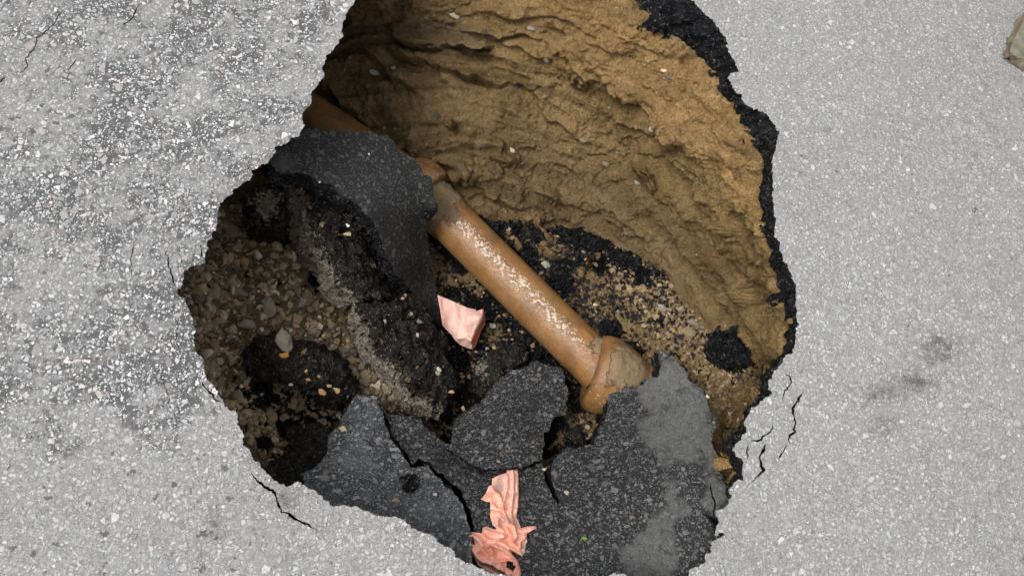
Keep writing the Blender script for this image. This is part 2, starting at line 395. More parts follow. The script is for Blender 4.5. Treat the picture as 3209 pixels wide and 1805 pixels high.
# ------------------------------------------------------------------ the pit: soil surface
ctrl = []
_rb = np.array(RIMB, float); cen = np.array([1600., 900.])
for i in range(0, len(_rb), 3):
    p = _rb[i]; ctrl.append((p[0], p[1], -.088)); d = (p - cen) / np.linalg.norm(p - cen)
    q = p + d * 70; ctrl.append((q[0], q[1], -.10))
    q = p + d * 260; ctrl.append((q[0], q[1], -.12))
ctrl += [(1330,575,-.60),(1290,510,-.60),(1380,560,-.585),(1425,540,-.50),(1440,660,-.60),(1530,685,-.58),(1700,705,-.60),(1850,740,-.60),(1980,795,-.585),(2090,850,-.57),(2130,930,-.55),(2200,990,-.52),(2250,1050,-.48),(2340,1150,-.40),(2400,1190,-.27),
 (1500,300,-.41),(1500,130,-.33),(1500,-20,-.24),(1250,60,-.40),(1200,250,-.47),(1040,250,-.52),(1080,100,-.48),(1060,330,-.54),(1300,400,-.49),(1200,400,-.53),(1600,200,-.35),(1600,560,-.52),(1800,150,-.23),(2000,180,-.17),(1700,400,-.43),(1850,560,-.49),(2000,450,-.35),(1850,300,-.33),(2000,650,-.48),(2200,500,-.235),(2150,650,-.38),(2230,850,-.44),(2300,700,-.26),(2350,900,-.30),(2390,1050,-.27),(2300,960,-.40),
 (1600,800,-.63),(1750,850,-.61),(1900,950,-.575),(2000,1020,-.55),(2100,1050,-.51),(2150,1120,-.46),(2250,1180,-.42),(2300,1260,-.40),(2280,1350,-.36),(2260,1450,-.30),
 (1370,760,-.69),(1450,880,-.67),(1450,1000,-.66),(1550,1050,-.66),(1600,1150,-.64),(1450,1200,-.62),(1800,1230,-.60),(1850,1330,-.54),(1780,1380,-.50),
 (700,740,-.47),(620,850,-.38),(600,920,-.34),(700,900,-.40),(850,850,-.46),(950,900,-.49),(1050,1020,-.52),(650,1050,-.35),(800,1000,-.42),(700,1150,-.37),(760,1250,-.38),(850,1300,-.45),(820,1400,-.38),(1000,1180,-.50),(1150,1250,-.52),(1000,1350,-.50),(950,650,-.55),(820,620,-.52),
 (1300,1500,-.45),(1700,1500,-.52),(2100,1400,-.48),(1500,1950,-.30),(2100,1900,-.25),(900,1620,-.25),(650,1400,-.22),(480,1150,-.2),(450,900,-.2),(520,650,-.33),(700,420,-.42),(850,250,-.48),(900,100,-.48),(950,-100,-.42),(1200,-260,-.2),(250,700,-.12),(250,1300,-.12),(500,200,-.15),(700,-200,-.13),(600,1800,-.12),(1300,2100,-.12),(2000,2150,-.12),(2500,1700,-.12),(2700,1200,-.12)]
ZT = rbf(ctrl)
STEP = 3.4
gx = np.arange(330, 2620, STEP); gy = np.arange(-300, 1990, STEP)
GX, GY = np.meshgrid(gx, gy)
Z0 = np.minimum(ZT(GX, GY), -.086)
P0 = at(GX, GY, Z0)
def normals(P):
    du = np.gradient(P, axis=1); dv = np.gradient(P, axis=0)
    n = np.cross(du, dv); n *= np.sign(n[..., 2:3]); return n / np.linalg.norm(n, axis=-1, keepdims=True)
N0 = normals(P0)
# region masks (pixels)
def region(poly, soft=40):
    d, _, _ = segdist(np.stack([GX, GY], -1), poly, True)
    ins = inside(poly, np.stack([GX.ravel(), GY.ravel()], -1)).reshape(GX.shape)
    return smooth(-soft, soft, np.where(ins, d, -d))
FLOOR = [(1330,700),(1420,675),(1530,690),(1640,690),(1760,705),(1870,735),(1990,800),(2090,860),(2120,930),(2190,1000),(2240,1060),(2330,1160),(2400,1200),(2360,1300),(2300,1420),(2200,1300),(2050,1150),(1800,1450),(1400,1420),(1330,1300),(1380,1000)]
GRAVEL = [(700,620),(560,760),(500,900),(560,1100),(650,1280),(780,1500),(950,1560),(1150,1350),(1150,1150),(1100,1000),(1000,900),(900,700),(860,600)]
mF = region(FLOOR, 22); mG = region(GRAVEL, 40)
wall = np.clip(1 - mF - mG, 0, 1)
R_ = np.hypot(GX - 1350, (GY - 1450) * 1.0); TH = np.arctan2(GY - 1450, GX - 1350)
pr = np.stack([R_ / 260, TH * 2.2, np.zeros_like(R_)], -1)
warp = fbm(pr, 3, 3)
amp_ = smooth(-.25, .6, fbm(np.stack([R_ / 90, TH * 3.0, np.zeros_like(R_) + 4], -1), 2, 8))
disp = np.zeros_like(R_)
for lam, A, sd_ in ((290, .045, 5), (150, .022, 1), (58, .006, 2), (24, .003, 3)):
    ph = R_ / lam + 1.1 * fbm(np.stack([R_ / 300, TH * 3.4, np.zeros_like(R_) + sd_], -1), 4, 10 + sd_) * 1.6
    fr = ph - np.floor(ph); prof = smooth(0, .16, fr) * (1 - fr) ** 1.1
    mod = smooth(-.35, .55, fbm(np.stack([R_ / 60, TH * 5.0, np.floor(ph) * 7.7], -1), 2, 20 + sd_))
    disp += A * prof * mod
disp *= wall
# hand-traced ledges: (polyline, height, width above, width below)
LEDGES = [
 ([(1700,125),(1745,150),(1790,172),(1835,222),(1930,277),(2030,335),(2110,400),(2165,440),(2230,520)], .028, 120, 60),
 ([(1225,112),(1290,150),(1370,153),(1440,148),(1500,140),(1548,158)], .040, 110, 50),
 ([(1540,120),(1600,112),(1640,100),(1700,128)], .015, 60, 40),
 ([(1200,165),(1280,180),(1370,215),(1450,235),(1530,262),(1620,268),(1700,278)], .030, 70, 60),
 ([(1160,170),(1200,215),(1250,258),(1290,300)], .020, 50, 50),
 ([(975,262),(1030,300),(1090,345),(1120,375),(1150,405)], .030, 90, 40),
 ([(1370,470),(1400,510),(1450,545),(1500,580),(1560,620),(1640,660)], .022, 90, 50),
 ([(1500,470),(1580,520),(1680,600),(1800,640),(1930,690),(2050,770)], .014, 80, 60),
 ([(1900,330),(2000,400),(2070,450),(2140,520),(2200,600),(2240,680)], .018, 60, 60),
 ([(1960,510),(2020,560),(2060,600),(2080,650)], .014, 50, 40),
 ([(2100,735),(2200,800),(2260,850),(2330,950),(2400,1060)], .014, 80, 70),
 ([(2230,700),(2300,740),(2340,800)], .012, 60, 40),
 ([(1380,520),(1440,560),(1480,575)], .02, 40, 30),
]
XY = np.stack([GX, GY], -1)
for li, (ln, A, wa, wb) in enumerate(LEDGES):
    ln = np.array(ln, float); mn = ln.min(0) - 160; mx = ln.max(0) + 160
    sel = (GX > mn[0]) & (GX < mx[0]) & (GY > mn[1]) & (GY < mx[1])
    pts = XY[sel]; pts = pts + 12 * np.stack([fbm(np.concatenate([pts / 34, np.full((len(pts), 1), 2.)], 1), 3, 5), fbm(np.concatenate([pts / 34, np.full((len(pts), 1), 9.)], 1), 3, 6)], 1)
    d, sg, arc = segdist(pts, ln); L = np.sum(np.hypot(*(ln[1:] - ln[:-1]).T))
    ends = smooth(0, .12 * L, arc) * smooth(0, .12 * L, L - arc) * (.65 + .35 * np.sin(arc / 37.))
    # image y is down: the upper side of a left-to-right line has negative cross product
    up = sg < 0
    f = np.where(up, smooth(wa, 0, d) if False else np.clip(1 - d / wa, 0, 1) ** 1.3, -0.55 * np.clip(1 - d / wb, 0, 1) ** 1.2)
    f = np.where(~up, f - .55 * np.exp(-((d - 8) / 6.) ** 2), f)
    # soft jump over 4 px
    f = np.where((~up) & (d < 5), f + (1 - d / 5) * .9, f)
    disp[sel] += 1.55 * A * f * ends
P3 = P0
clod, crn = worley(P3 * 26 + fbm(P3 * 40, 2, 77)[..., None] * .35, 3)
disp += (.014 * fbm(P3 * 9, 3, 41) + .0065 * fbm(P3 * np.array([30, 30, 34]), 4, 42, .6)) * (wall * .9 + .25)
tn = fbm(np.stack([R_ / 75, TH * 7.5, P3[..., 2] * 6], -1), 4, 55, .6) * 4.5; tn2 = fbm(np.stack([R_ / 30, TH * 17, P3[..., 2] * 9], -1), 3, 56, .6) * 3
for q_, a_ in ((tn, .0036), (tn2, .0018)): disp += wall * a_ * (np.floor(q_) + smooth(0, .18, q_ - np.floor(q_)))
disp += wall * (.013 * (0.5 - clod) * (crn > .35) + .012 * (.5 - worley(P3 * 52 + fbm(P3 * 70, 2, 78)[..., None] * .3, 19)[0]) * (crn < .6)) + wall * .006 * np.abs(fbm(P3 * 48, 3, 46)) + .0035 * fbm(P3 * 105, 3, 47, .7) 
w2, r2 = worley(P3 * 45, 13); w3, r3 = worley(P3 * 95, 14)
disp += mF * ((.5 - w2) * .020 * r2 + (.5 - w3) * .010 + .012 * fbm(P3 * 14, 3, 43))
disp += mG * ((.5 - w2) * .026 * (r2 > .3) + (.5 - w3) * .014 + .016 * fbm(P3 * 12, 4, 44))
PT = P0 + N0 * disp[..., None]
PT[..., 2] = np.minimum(PT[..., 2], np.where(inside(np.array(RIM), XY.reshape(-1, 2)).reshape(GX.shape), -.03, -.086))
TRI_U, TRI_V = len(gx), len(gy)
idx = np.arange(TRI_U * TRI_V).reshape(TRI_V, TRI_U)
quads = np.stack([idx[1:, :-1], idx[1:, 1:], idx[:-1, 1:], idx[:-1, :-1]], -1).reshape(-1, 4)
tar = mF * .62 - .25 * region([(1380,900),(1400,850),(1500,830),(1500,920)], 20)
for cx, cy, r, a in ((1930,1010,110,-.75),(2080,1080,120,-.6),(1850,900,70,-.3),(2230,1250,120,-.9),(1570,730,60,-.2),(1700,760,45,-.3),(1760,800,60,-.1),(2020,960,80,-.3),
                     (1380,830,60,-.45),(1530,1060,60,-.2),(1470,850,50,-.3),(1830,1310,60,-.8),(1600,960,60,.25),(1850,790,80,.4),(1480,760,90,.5),(2000,850,80,.3),(1400,1000,80,.4),
                     (800,1230,60,.8),(880,1260,130,1.0),(1000,1300,80,.8),(860,960,26,.7),(640,920,26,.6),(1010,880,70,.6),(780,860,24,.7),(840,640,90,.8),(970,620,90,.8),(990,760,50,.5)):  # some blobs here paint the shadowed hollows below the left chunks black
    tar += a * np.exp(-((GX - cx) ** 2 + (GY - cy) ** 2) / (r * r))
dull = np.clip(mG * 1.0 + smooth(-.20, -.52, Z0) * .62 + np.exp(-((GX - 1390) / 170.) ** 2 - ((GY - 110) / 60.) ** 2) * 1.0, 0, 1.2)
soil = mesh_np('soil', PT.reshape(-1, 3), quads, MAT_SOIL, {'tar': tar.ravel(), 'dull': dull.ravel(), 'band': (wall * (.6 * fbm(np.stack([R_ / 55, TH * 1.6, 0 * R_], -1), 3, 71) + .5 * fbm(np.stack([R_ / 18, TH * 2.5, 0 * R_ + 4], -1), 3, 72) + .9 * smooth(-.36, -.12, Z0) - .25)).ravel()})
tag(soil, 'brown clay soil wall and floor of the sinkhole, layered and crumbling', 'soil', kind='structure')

def ground(px, py):
    u = (np.asarray(px) - gx[0]) / STEP; v = (np.asarray(py) - gy[0]) / STEP
    i = np.clip(np.round(u).astype(int), 0, TRI_U - 1); j = np.clip(np.round(v).astype(int), 0, TRI_V - 1)
    return PT[j, i], N0[j, i]

# ------------------------------------------------------------------ the road with its hole and cracks
rim = jag(dense(RIM, 3.0), 8, 19, 2); rim = jag(rim, 3.4, 7, 5)
RW = at(rim[:, 0], rim[:, 1], 0.0)
CRACKS = [
 ([(2518,1219),(2513,1237),(2502,1259),(2484,1281),(2487,1296),(2493,1321),(2487,1346),(2493,1355),(2471,1361),(2478,1389)], 7),
 ([(2466,1388),(2458,1402),(2453,1420),(2437,1441)], 4),
 ([(2425,1324),(2414,1352),(2388,1365),(2388,1377),(2352,1382)], 5),
 ([(2399,1388),(2384,1424),(2383,1445),(2391,1473),(2378,1492),(2362,1511)], 9),
 ([(2347,1395),(2342,1420),(2340,1436)], 4),
 ([(2461,1170),(2478,1184),(2484,1198),(2459,1226),(2453,1242),(2457,1254)], 5),
 ([(784,1481),(806,1510),(837,1529),(862,1545),(866,1568),(872,1584),(885,1602),(922,1622),(997,1663)], 7),
 ([(520,778),(526,824),(540,868),(549,900)], 3.4), ([(626,764),(630,785),(629,806)], 3.5),
 ([(424,747),(411,800),(411,847),(405,922)], 2.0), ([(500,1120),(505,1170),(520,1230),(545,1300),(550,1325)], 2.0),
 ([(628,1192),(650,1222),(672,1248),(688,1262)], 6), ([(200,17),(174,68),(137,99),(118,115),(102,155),(81,183),(84,205),(59,233)], 2.6),
 ([(441,6),(419,40),(407,65),(379,76)], 2.6), ([(14,240),(2,256),(-10,262)], 3), ([(237,190),(225,205),(212,217)], 3.5),
 ([(560,1010),(548,1060),(560,1100)], 2.5), ([(2850,1010),(2846,1022)], 3),
 ([(2150,340+1),(2152,342)], .1)][:-1]
slits = []
for ci, (ln, wd_) in enumerate(CRACKS):
    p = dense(ln, 3.5, False); p = jag(p, 5.0, 13, 30 + ci); p = jag(p, 2.0, 5, 80 + ci)
    t = np.gradient(p, axis=0); t /= np.maximum(np.linalg.norm(t, axis=1, keepdims=True), 1e-6); n = np.stack([-t[:, 1], t[:, 0]], 1)
    s = np.linspace(0, 1, len(p)); w = wd_ * .85 * np.minimum(1, 5 * np.minimum(s, 1 - s) + .12) * (.55 + .9 * np.clip(.5 + fbm(np.stack([p[:, 0] / 14, p[:, 1] / 14, 0 * p[:, 0]], 1), 2, ci), 0, 1))
    poly = np.concatenate([p + n * w[:, None] * .5, (p - n * w[:, None] * .5)[::-1]])
    slits.append(at(poly[:, 0], poly[:, 1], 0.0)[:, :2])
ii, jj = np.meshgrid(np.arange(-500, 3900, 24), np.arange(-500, 2500, 24)); ip = np.stack([ii.ravel(), jj.ravel()], 1) + RS.uniform(-7, 7, (ii.size, 2))
d_, _, _ = segdist(ip, RIM, True)
ip = ip[d_ > 9]
IPW = at(ip[:, 0], ip[:, 1], 0.0)[:, :2]
BIG = 60.0
box = np.array([(-BIG, -BIG), (BIG, -BIG), (BIG, BIG), (-BIG, BIG)], float)
Vr, Tr = cdt([RW[:, :2]] + slits + [box], IPW)
cen3 = Vr[Tr].mean(1)
bad = inside(RW[:, :2], cen3)
for s in slits: bad |= inside(s, cen3)
Tr = Tr[~bad]
a, b, c = Vr[Tr[:, 0]], Vr[Tr[:, 1]], Vr[Tr[:, 2]]
cr = (b[:, 0] - a[:, 0]) * (c[:, 1] - a[:, 1]) - (b[:, 1] - a[:, 1]) * (c[:, 0] - a[:, 0])
Tr[cr < 0] = Tr[cr < 0][:, ::-1]
def to_px(P):
    q = P - CAM; zc = q @ FWD; return np.stack([W / 2 + FPX * (q @ RT) / zc, H / 2 - FPX * (q @ UP) / zc], -1), zc
Vr3 = np.concatenate([Vr, np.zeros((len(Vr), 1))], 1)
pxr, zc = to_px(Vr3)
def wear_road(p):
    x, y = p[:, 0], p[:, 1]
    w = np.full(len(x), 1.05)
    w -= .60 * smooth(1500, 750, x) * smooth(1850, 1150, y + 260 * fbm(np.stack([x / 260, y / 260, 0 * x + 3], 1), 3, 64))       # polished left lane with bare binder
    w += .25 * smooth(300, 0, np.hypot(x - 30, y - 260))
    for cx, cy, r, a in ((2950,1090,60,.35),(905,1550,30,.6),(668,1630,26,.6),(560,1000,120,.2),(300,500,160,.15),(200,900,200,-.1),(1000,80,90,.2),(500,1150,140,.15)):
        w -= a * np.exp(-((x - cx) ** 2 + (y - cy) ** 2) / (r * r))
    return np.clip(w, -.5, 1.6)
wr = np.where(np.abs(pxr).max(1) < 6000, wear_road(np.clip(pxr, -6000, 6000)), 1.0)
Vr3[:, 2] = np.where((np.abs(Vr) < 3).all(1), .0015 * fbm(Vr3 * 5, 2, 60), 0) - .0016
def stain_road(p):
    x, y = p[:, 0], p[:, 1]; w = .10 + .10 * fbm(np.stack([x / 420, y / 260, 0 * x], 1), 3, 61) + .16 * smooth(2450, 3200, x) + .10 * smooth(700, 0, y) * smooth(2000, 2900, x)
    for cx, cy, rx, ry, a in ((2950,1090,55,40,1.0),(2860,1205,70,38,.8),(2750,1240,60,35,.55),(2770,1340,45,35,.6),(2640,1530,30,20,.3),(905,1560,34,40,.8),(668,1630,20,22,.9),(670,1690,26,16,.5),(1015,1640,40,20,.3),(2820,760,26,12,.7),(620,1690,20,14,.3)):
        w += a * np.exp(-((x - cx) / rx) ** 2 - ((y - cy) / ry) ** 2)
    return np.clip(w, 0, 1.3)
st_ = np.where(np.abs(pxr).max(1) < 6000, stain_road(np.clip(pxr, -6000, 6000)), .1)
road = mesh_np('road', Vr3, Tr, MAT_ROAD, {'wear': wr, 'stain': st_, 'pits': np.where(np.abs(pxr).max(1) < 6000, smooth(1500, 700, pxr[:, 0]), 0)}); tag(road, 'light grey worn asphalt road around the sinkhole', 'road', kind='structure')
# broken edge of the asphalt course
K = 22; TH_ = .085
n = len(rim)
nxt = np.roll(RW, -1, 0) - np.roll(RW, 1, 0)
kk = np.ones(15) / 15
tx = np.convolve(np.concatenate([nxt[-7:, 0], nxt[:, 0], nxt[:7, 0]]), kk, 'valid'); ty = np.convolve(np.concatenate([nxt[-7:, 1], nxt[:, 1], nxt[:7, 1]]), kk, 'valid')
tl = np.hypot(tx, ty); out = np.stack([ty, -tx], 1) / tl[:, None]
test = RW[:, :2] + out * .02
flip = inside(RW[:, :2], test); sgn = -1 if flip.mean() > .5 else 1
out = out * sgn                                                # points away from the hole
bottom = RW[:, :2] + out * .022
rb = dense(RIMB, 3, False); RBW = at(rb[:, 0], rb[:, 1], -TH_)[:, :2]
# pair the right-hand part of the rim with the traced lower edge by arc length between anchors
def nearest(arr, p): return int(np.argmin(np.hypot(arr[:, 0] - p[0], arr[:, 1] - p[1])))
ANCH = [((1250,-190),(1250,-150)),((1700,-235),(1700,-130)),((2050,-140),(1860,-70)),((2166,0),(1948,0)),((2234,56),(2042,93)),((2278,124),(2138,137)),((2312,199),(2209,193)),((2281,245),(2253,255)),((2318,301),(2284,314)),((2361,342),(2306,382)),((2442,416),(2370,466)),((2423,573),(2386,580)),((2433,741),(2392,743)),((2477,852),(2428,863)),((2493,962),(2458,961)),((2496,1074),(2472,1083)),((2428,1158),(2420,1158)),((2412,1200),(2400,1200)),((2360,1275),(2350,1265)),((2335,1324),(2315,1330)),((2294,1405),(2275,1400)),((2333,1503),(2298,1500)),((2286,1531),(2280,1530))]
base_r = np.array(rim); ai = [(nearest(base_r, a), nearest(rb, b)) for a, b in ANCH]
setm = np.zeros(n)
for (i0, j0), (i1, j1) in zip(ai[:-1], ai[1:]):
    steps = (i0 - i1) % n                                       # RIM runs the other way round than RIMB
    if steps > n / 2: continue
    for s in range(steps + 1):
        i = (i0 - s) % n; t = j0 + (j1 - j0) * s / max(1, steps); j = int(np.clip(t, 0, len(rb) - 2)); f = t - j
        bottom[i] = RBW[j] * (1 - f) + RBW[min(j + 1, len(rb) - 1)] * f; setm[i] = 1
bs = bottom.copy()
for _ in range(4): bs = (np.roll(bs, 1, 0) + bs * 2 + np.roll(bs, -1, 0)) / 4
bottom = np.where(setm[:, None] > 0, bs, bs)
rimamp = setm.copy()
for _ in range(60): rimamp = (np.roll(rimamp, 1) + rimamp * 2 + np.roll(rimamp, -1)) / 4
bottom = bottom + out * (.022 * (1 - rimamp))[:, None]; rimamp = .45 + .55 * rimamp
rings = []
for k in range(K + 1):
    t = k / K; z = -.0016 - t * (TH_ + .004)
    e = t ** .75
    xy = RW[:, :2] * (1 - e) + bottom * e
    p = np.concatenate([xy, np.full((n, 1), z)], 1)
    fade = min(1, t * 6)
    dd = rock_disp(p, 1.7, 11) * fade * rimamp[:, None]; dd[:, 2] *= .6
    p = p + dd; p[:, 2] = np.minimum(p[:, 2], -.0016 - (0 if k == 0 else .001)); rings.append(p)
# tuck the underside away from the hole, under the road
cw_ = at(1600, 880, 0.)[:2]; rad = bottom - cw_; rad /= np.linalg.norm(rad, axis=1, keepdims=True)
for off in (.10, .35): rings.append(np.concatenate([bottom + rad * off, np.full((n, 1), -TH_ - .001)], 1))
RG = np.stack(rings)
KR = len(rings)
id2 = np.arange(KR * n).reshape(KR, n)
q = np.stack([id2[:-1], id2[1:], np.roll(id2[1:], -1, 1), np.roll(id2[:-1], -1, 1)], -1).reshape(-1, 4)
edge = mesh_np('road_edge', RG.reshape(-1, 3), q, MAT_RIM, {'mud': np.zeros(KR * n)}, parent=road)
sv = []; sf = []; o = 0
for s in slits:
    m_ = len(s); top = np.concatenate([s, np.full((m_, 1), -.0016)], 1); c0 = s
    bt = np.concatenate([s, np.full((m_, 1), -.05)], 1)
    sv += [top, bt]; a_ = o + np.arange(m_); b_ = a_ + m_
    sf.append(np.stack([a_, b_, np.roll(b_, -1), np.roll(a_, -1)], 1)); o += 2 * m_
cw = mesh_np('crack_side', np.concatenate(sv), np.concatenate(sf), MAT_RIM, {'mud': np.zeros(o)}, False, parent=road)

# ------------------------------------------------------------------ generic broken piece
def piece(name, outline, ctrl, thick, mat, label=None, cat=None, group=None, grid=6, edge_step=3, jagg=(5, 16), rough=0.0, und=.004, flare=0.0, attrs=None,
          mat_side=None, seed=1, K=9, ext=None, fine=1.0, cracks=(), smooth_=True, sidename='broken_edge', stuffs=(), parent=None, topname=None, ridge=None):
    """a slab or chunk: traced outline at its own heights, ragged sides, real thickness"""
    zf = rbf(ctrl)
    o = dense(outline, edge_step); o = jag(o, jagg[0], jagg[1], seed)
    mn, mx = o.min(0), o.max(0)
    X, Y = np.meshgrid(np.arange(mn[0], mx[0], grid), np.arange(mn[1], mx[1], grid)); ip = np.stack([X.ravel(), Y.ravel()], 1) + RS.uniform(-.25 * grid, .25 * grid, (X.size, 2))
    ip = ip[inside(o, ip)]; d, _, _ = segdist(ip, o[::3], True); ip = ip[d > grid * .55]
    sl = []
    for ci, (ln, wd_) in enumerate(cracks):
        p = jag(dense(ln, 4, False), 3, 9, 60 + ci + seed); t = np.gradient(p, axis=0); t /= np.maximum(np.linalg.norm(t, axis=1, keepdims=True), 1e-6); nn = np.stack([-t[:, 1], t[:, 0]], 1)
        s = np.linspace(0, 1, len(p)); w = wd_ * .5 * np.minimum(1, 4 * np.minimum(s, 1 - s) + .15) * (.7 + .6 * RS.rand(len(p)))
        sl.append(np.concatenate([p + nn * w[:, None], (p - nn * w[:, None])[::-1]]))
    V, T = cdt([o] + sl, ip)
    c = V[T].mean(1); keep = inside(o, c)
    for s in sl: keep &= ~inside(s, c)
    T = T[keep]
    def pos(p):
        z = zf(p[:, 0], p[:, 1])
        if ridge is not None: z = z + ridge(p)
        w = at(p[:, 0], p[:, 1], z)
        w[:, 2] += und * fbm(w * 11, 3, seed + 70)
        if rough: w = w + rock_disp(w, rough, seed, fine)
        return w
    P = pos(V)
    a, b, c = V[T[:, 0]], V[T[:, 1]], V[T[:, 2]]
    crs = (b[:, 0] - a[:, 0]) * (c[:, 1] - a[:, 1]) - (b[:, 1] - a[:, 1]) * (c[:, 0] - a[:, 0])
    T[crs > 0] = T[crs > 0][:, ::-1]                            # photo y is down
    E = np.array(ext if ext is not None else (0, 0, -thick), float)
    nv = len(P)
    at_ = {k: f(V) for k, f in (attrs or {}).items()}
    # rings
    def skirt(o, kk, sgn=1.0, depth=1.0, rr=None):
        cpx = o.mean(0); tng = np.roll(o, -1, 0) - np.roll(o, 1, 0)
        W0 = pos(o); m_ = len(o)
        tw = np.roll(W0, -3, 0) - np.roll(W0, 3, 0); ow = np.stack([tw[:, 1], -tw[:, 0], 0 * tw[:, 0]], 1); ow /= np.maximum(np.linalg.norm(ow, axis=1, keepdims=True), 1e-9)
        ar = .5 * np.sum(W0[:, 0] * np.roll(W0[:, 1], -1) - W0[:, 1] * np.roll(W0[:, 0], -1))
        if ar < 0: ow = -ow
        rs = []
        for k in range(kk + 1):
            t = k / kk; p = W0 + E * t * depth + ow * flare * t
            if k: 
                q0 = rock_disp(p, rr if rr is not None else 1.0, seed + 3) - rock_disp(W0, rr if rr is not None else 1.0, seed + 3) * max(0, 1 - 3 * t)
                p = p + q0 * min(1, 3 * t) * min(1, thick / .03) ** 2
            rs.append(p)
        R = np.stack(rs); idd = np.arange((kk + 1) * m_).reshape(kk + 1, m_)
        f = np.stack([idd[:-1], idd[1:], np.roll(idd[1:], -1, 1), np.roll(idd[:-1], -1, 1)], -1).reshape(-1, 4)
        if ar < 0: f = f[:, ::-1]
        A = {k2: np.tile(fn(o), kk + 1) for k2, fn in (attrs or {}).items()}
        return R.reshape(-1, 3), f, A
    S, SF, SA = skirt(o, K)
    if mat_side is None:
        # one mesh: top, sides, underside
        Vv = np.concatenate([P, S, P + E * .98]); 
        F = [T, SF + nv, T[:, ::-1] + nv + len(S)]
        A = {k: np.concatenate([at_[k], SA[k], at_[k]]) for k in at_}
        ob = mesh_np(name, Vv, F, mat, A, smooth_, parent)
        if label: tag(ob, label, cat, group)
        return ob
    root = empty(name, tuple(P.mean(0) + E)); 
    if label: tag(root, label, cat, group)
    loc = np.array(root.location)
    tp = mesh_np(topname or 'top_surface', P - loc, T, mat, at_, True, root)
    Vv = [S - loc, P + E * .98 - loc]; F = [SF, T[:, ::-1] + len(S)]; A = {k: [SA[k], at_[k]] for k in at_}; oo = len(S) + len(P)
    for s in sl:
        s2, f2, a2 = skirt(s, 3, -1, .7, .3); Vv.append(s2 - loc); F.append(f2 + oo); oo += len(s2)
        for k in A: A[k].append(a2[k])
    if 'mud' not in A: A['mud'] = [np.zeros(oo)]
    mesh_np(sidename, np.concatenate(Vv), F, mat_side, {k: np.concatenate(v) for k, v in A.items()}, True, root)
    # object coordinates equal world coordinates for the textures: bake the offset
    return root

def blobs(lst, base=0.0, lim=(-1, 2)):
    def f(p):
        w = np.full(len(p), float(base))
        for cx, cy, rx, ry, a in lst: w += a * np.exp(-((p[:, 0] - cx) / rx) ** 2 - ((p[:, 1] - cy) / ry) ** 2)
        return np.clip(w, *lim)
    return f
def polyblend(polys, base, soft=14, val=1.0):
    def f(p):
        p = p + 26 * np.stack([fbm(np.concatenate([p / 55, np.full((len(p), 1), 1.)], 1), 4, 5, .65), fbm(np.concatenate([p / 55, np.full((len(p), 1), 8.)], 1), 4, 6, .65)], 1)
        w = np.full(len(p), float(base))
        for pl in polys:
            d, _, _ = segdist(p, pl, True); ins = inside(pl, p); w = np.maximum(w, base + (val - base) * smooth(-soft, soft, np.where(ins, d, -d)))
        return w
    return f

# fallen slabs ---------------------------------------------------------------
LIGHT = [[(2074,1095),(2040,1150),(1984,1218),(2006,1255),(2037,1283),(1990,1310),(1975,1336),(1996,1367),(2015,1398),(2046,1438),(2083,1466),(2120,1450),(2150,1470),(2200,1455),(2240,1480),(2280,1500),(2260,1300),(2190,1200),(2120,1120)],
         [(2068,1498),(2059,1540),(2068,1590),(2020,1638),(1973,1680),(1936,1750),(1945,1830),(2130,1830),(2125,1700),(2129,1624),(2180,1573),(2130,1560),(2120,1510)],
         [(2190,1560),(2215,1500),(2290,1520),(2290,1600),(2250,1640),(2230,1600)]]
BIGS = [(2068,1096),(2086,1100),(2114,1125),(2145,1162),(2152,1187),(2183,1206),(2207,1231),(2220,1271),(2232,1296),(2251,1324),(2235,1352),(2229,1383),(2235,1411),(2251,1430),(2254,1470),(2270,1510),(2288,1538),(2330,1600),(2310,1720),(2260,1850),(2150,1900),(1950,1900),(1700,1890),(1540,1830),(1490,1800),
        (1490,1740),(1489,1665),(1480,1630),(1473,1600),(1458,1572),(1450,1545),(1415,1514),(1388,1490),(1362,1470),(1346,1448),(1310,1440),(1292,1455),(1267,1412),(1232,1372),(1224,1342),(1207,1292),(1268,1302),(1318,1318),(1333,1336),(1358,1358),(1383,1380),(1420,1400),
        (1500,1440),(1600,1448),(1665,1462),(1700,1448),(1704,1480),(1716,1525),(1740,1566),(1756,1594),(1752,1562),(1735,1525),(1728,1488),(1735,1442),(1757,1420),(1779,1401),(1819,1404),(1860,1392),(1878,1345),(1894,1317),(1909,1274),(1909,1224),(1925,1202),(1943,1209),(1990,1215),(2015,1199),(2035,1181),(2062,1181),(2072,1140),(2062,1115)]
zb = [(2068,1096,-.36),(2150,1180,-.31),(2230,1300,-.24),(2254,1430,-.18),(2290,1540,-.115),(2330,1700,-.10),(2150,1900,-.10),(1900,1900,-.10),(1540,1830,-.13),(1490,1740,-.16),(1480,1630,-.20),(1360,1465,-.27),(1290,1440,-.30),(1207,1295,-.36),(1380,1385,-.36),(1500,1440,-.33),(1600,1470,-.31),(1690,1480,-.30),(1740,1500,-.29),(1780,1410,-.33),(1860,1392,-.36),(1909,1250,-.42),(1990,1215,-.40),(2000,1350,-.31),(2100,1500,-.20),(1900,1550,-.235),(1900,1700,-.165),(1620,1650,-.205),(1560,1560,-.245),(1750,1620,-.225),(2150,1350,-.25)]
zE = [(1110,1246,-.36),(1178,1240,-.35),(1203,1293,-.33),(1225,1374,-.30),(1284,1460,-.26),(1340,1455,-.255),(1380,1497,-.24),(1440,1560,-.205),(1470,1640,-.17),(1480,1790,-.12),(1200,1680,-.105),(955,1560,-.11),(955,1500,-.16),(998,1457,-.20),(1029,1367,-.28),(1073,1311,-.33),(1150,1450,-.235),(1300,1600,-.16),(1130,1560,-.15),(1140,1350,-.29)]
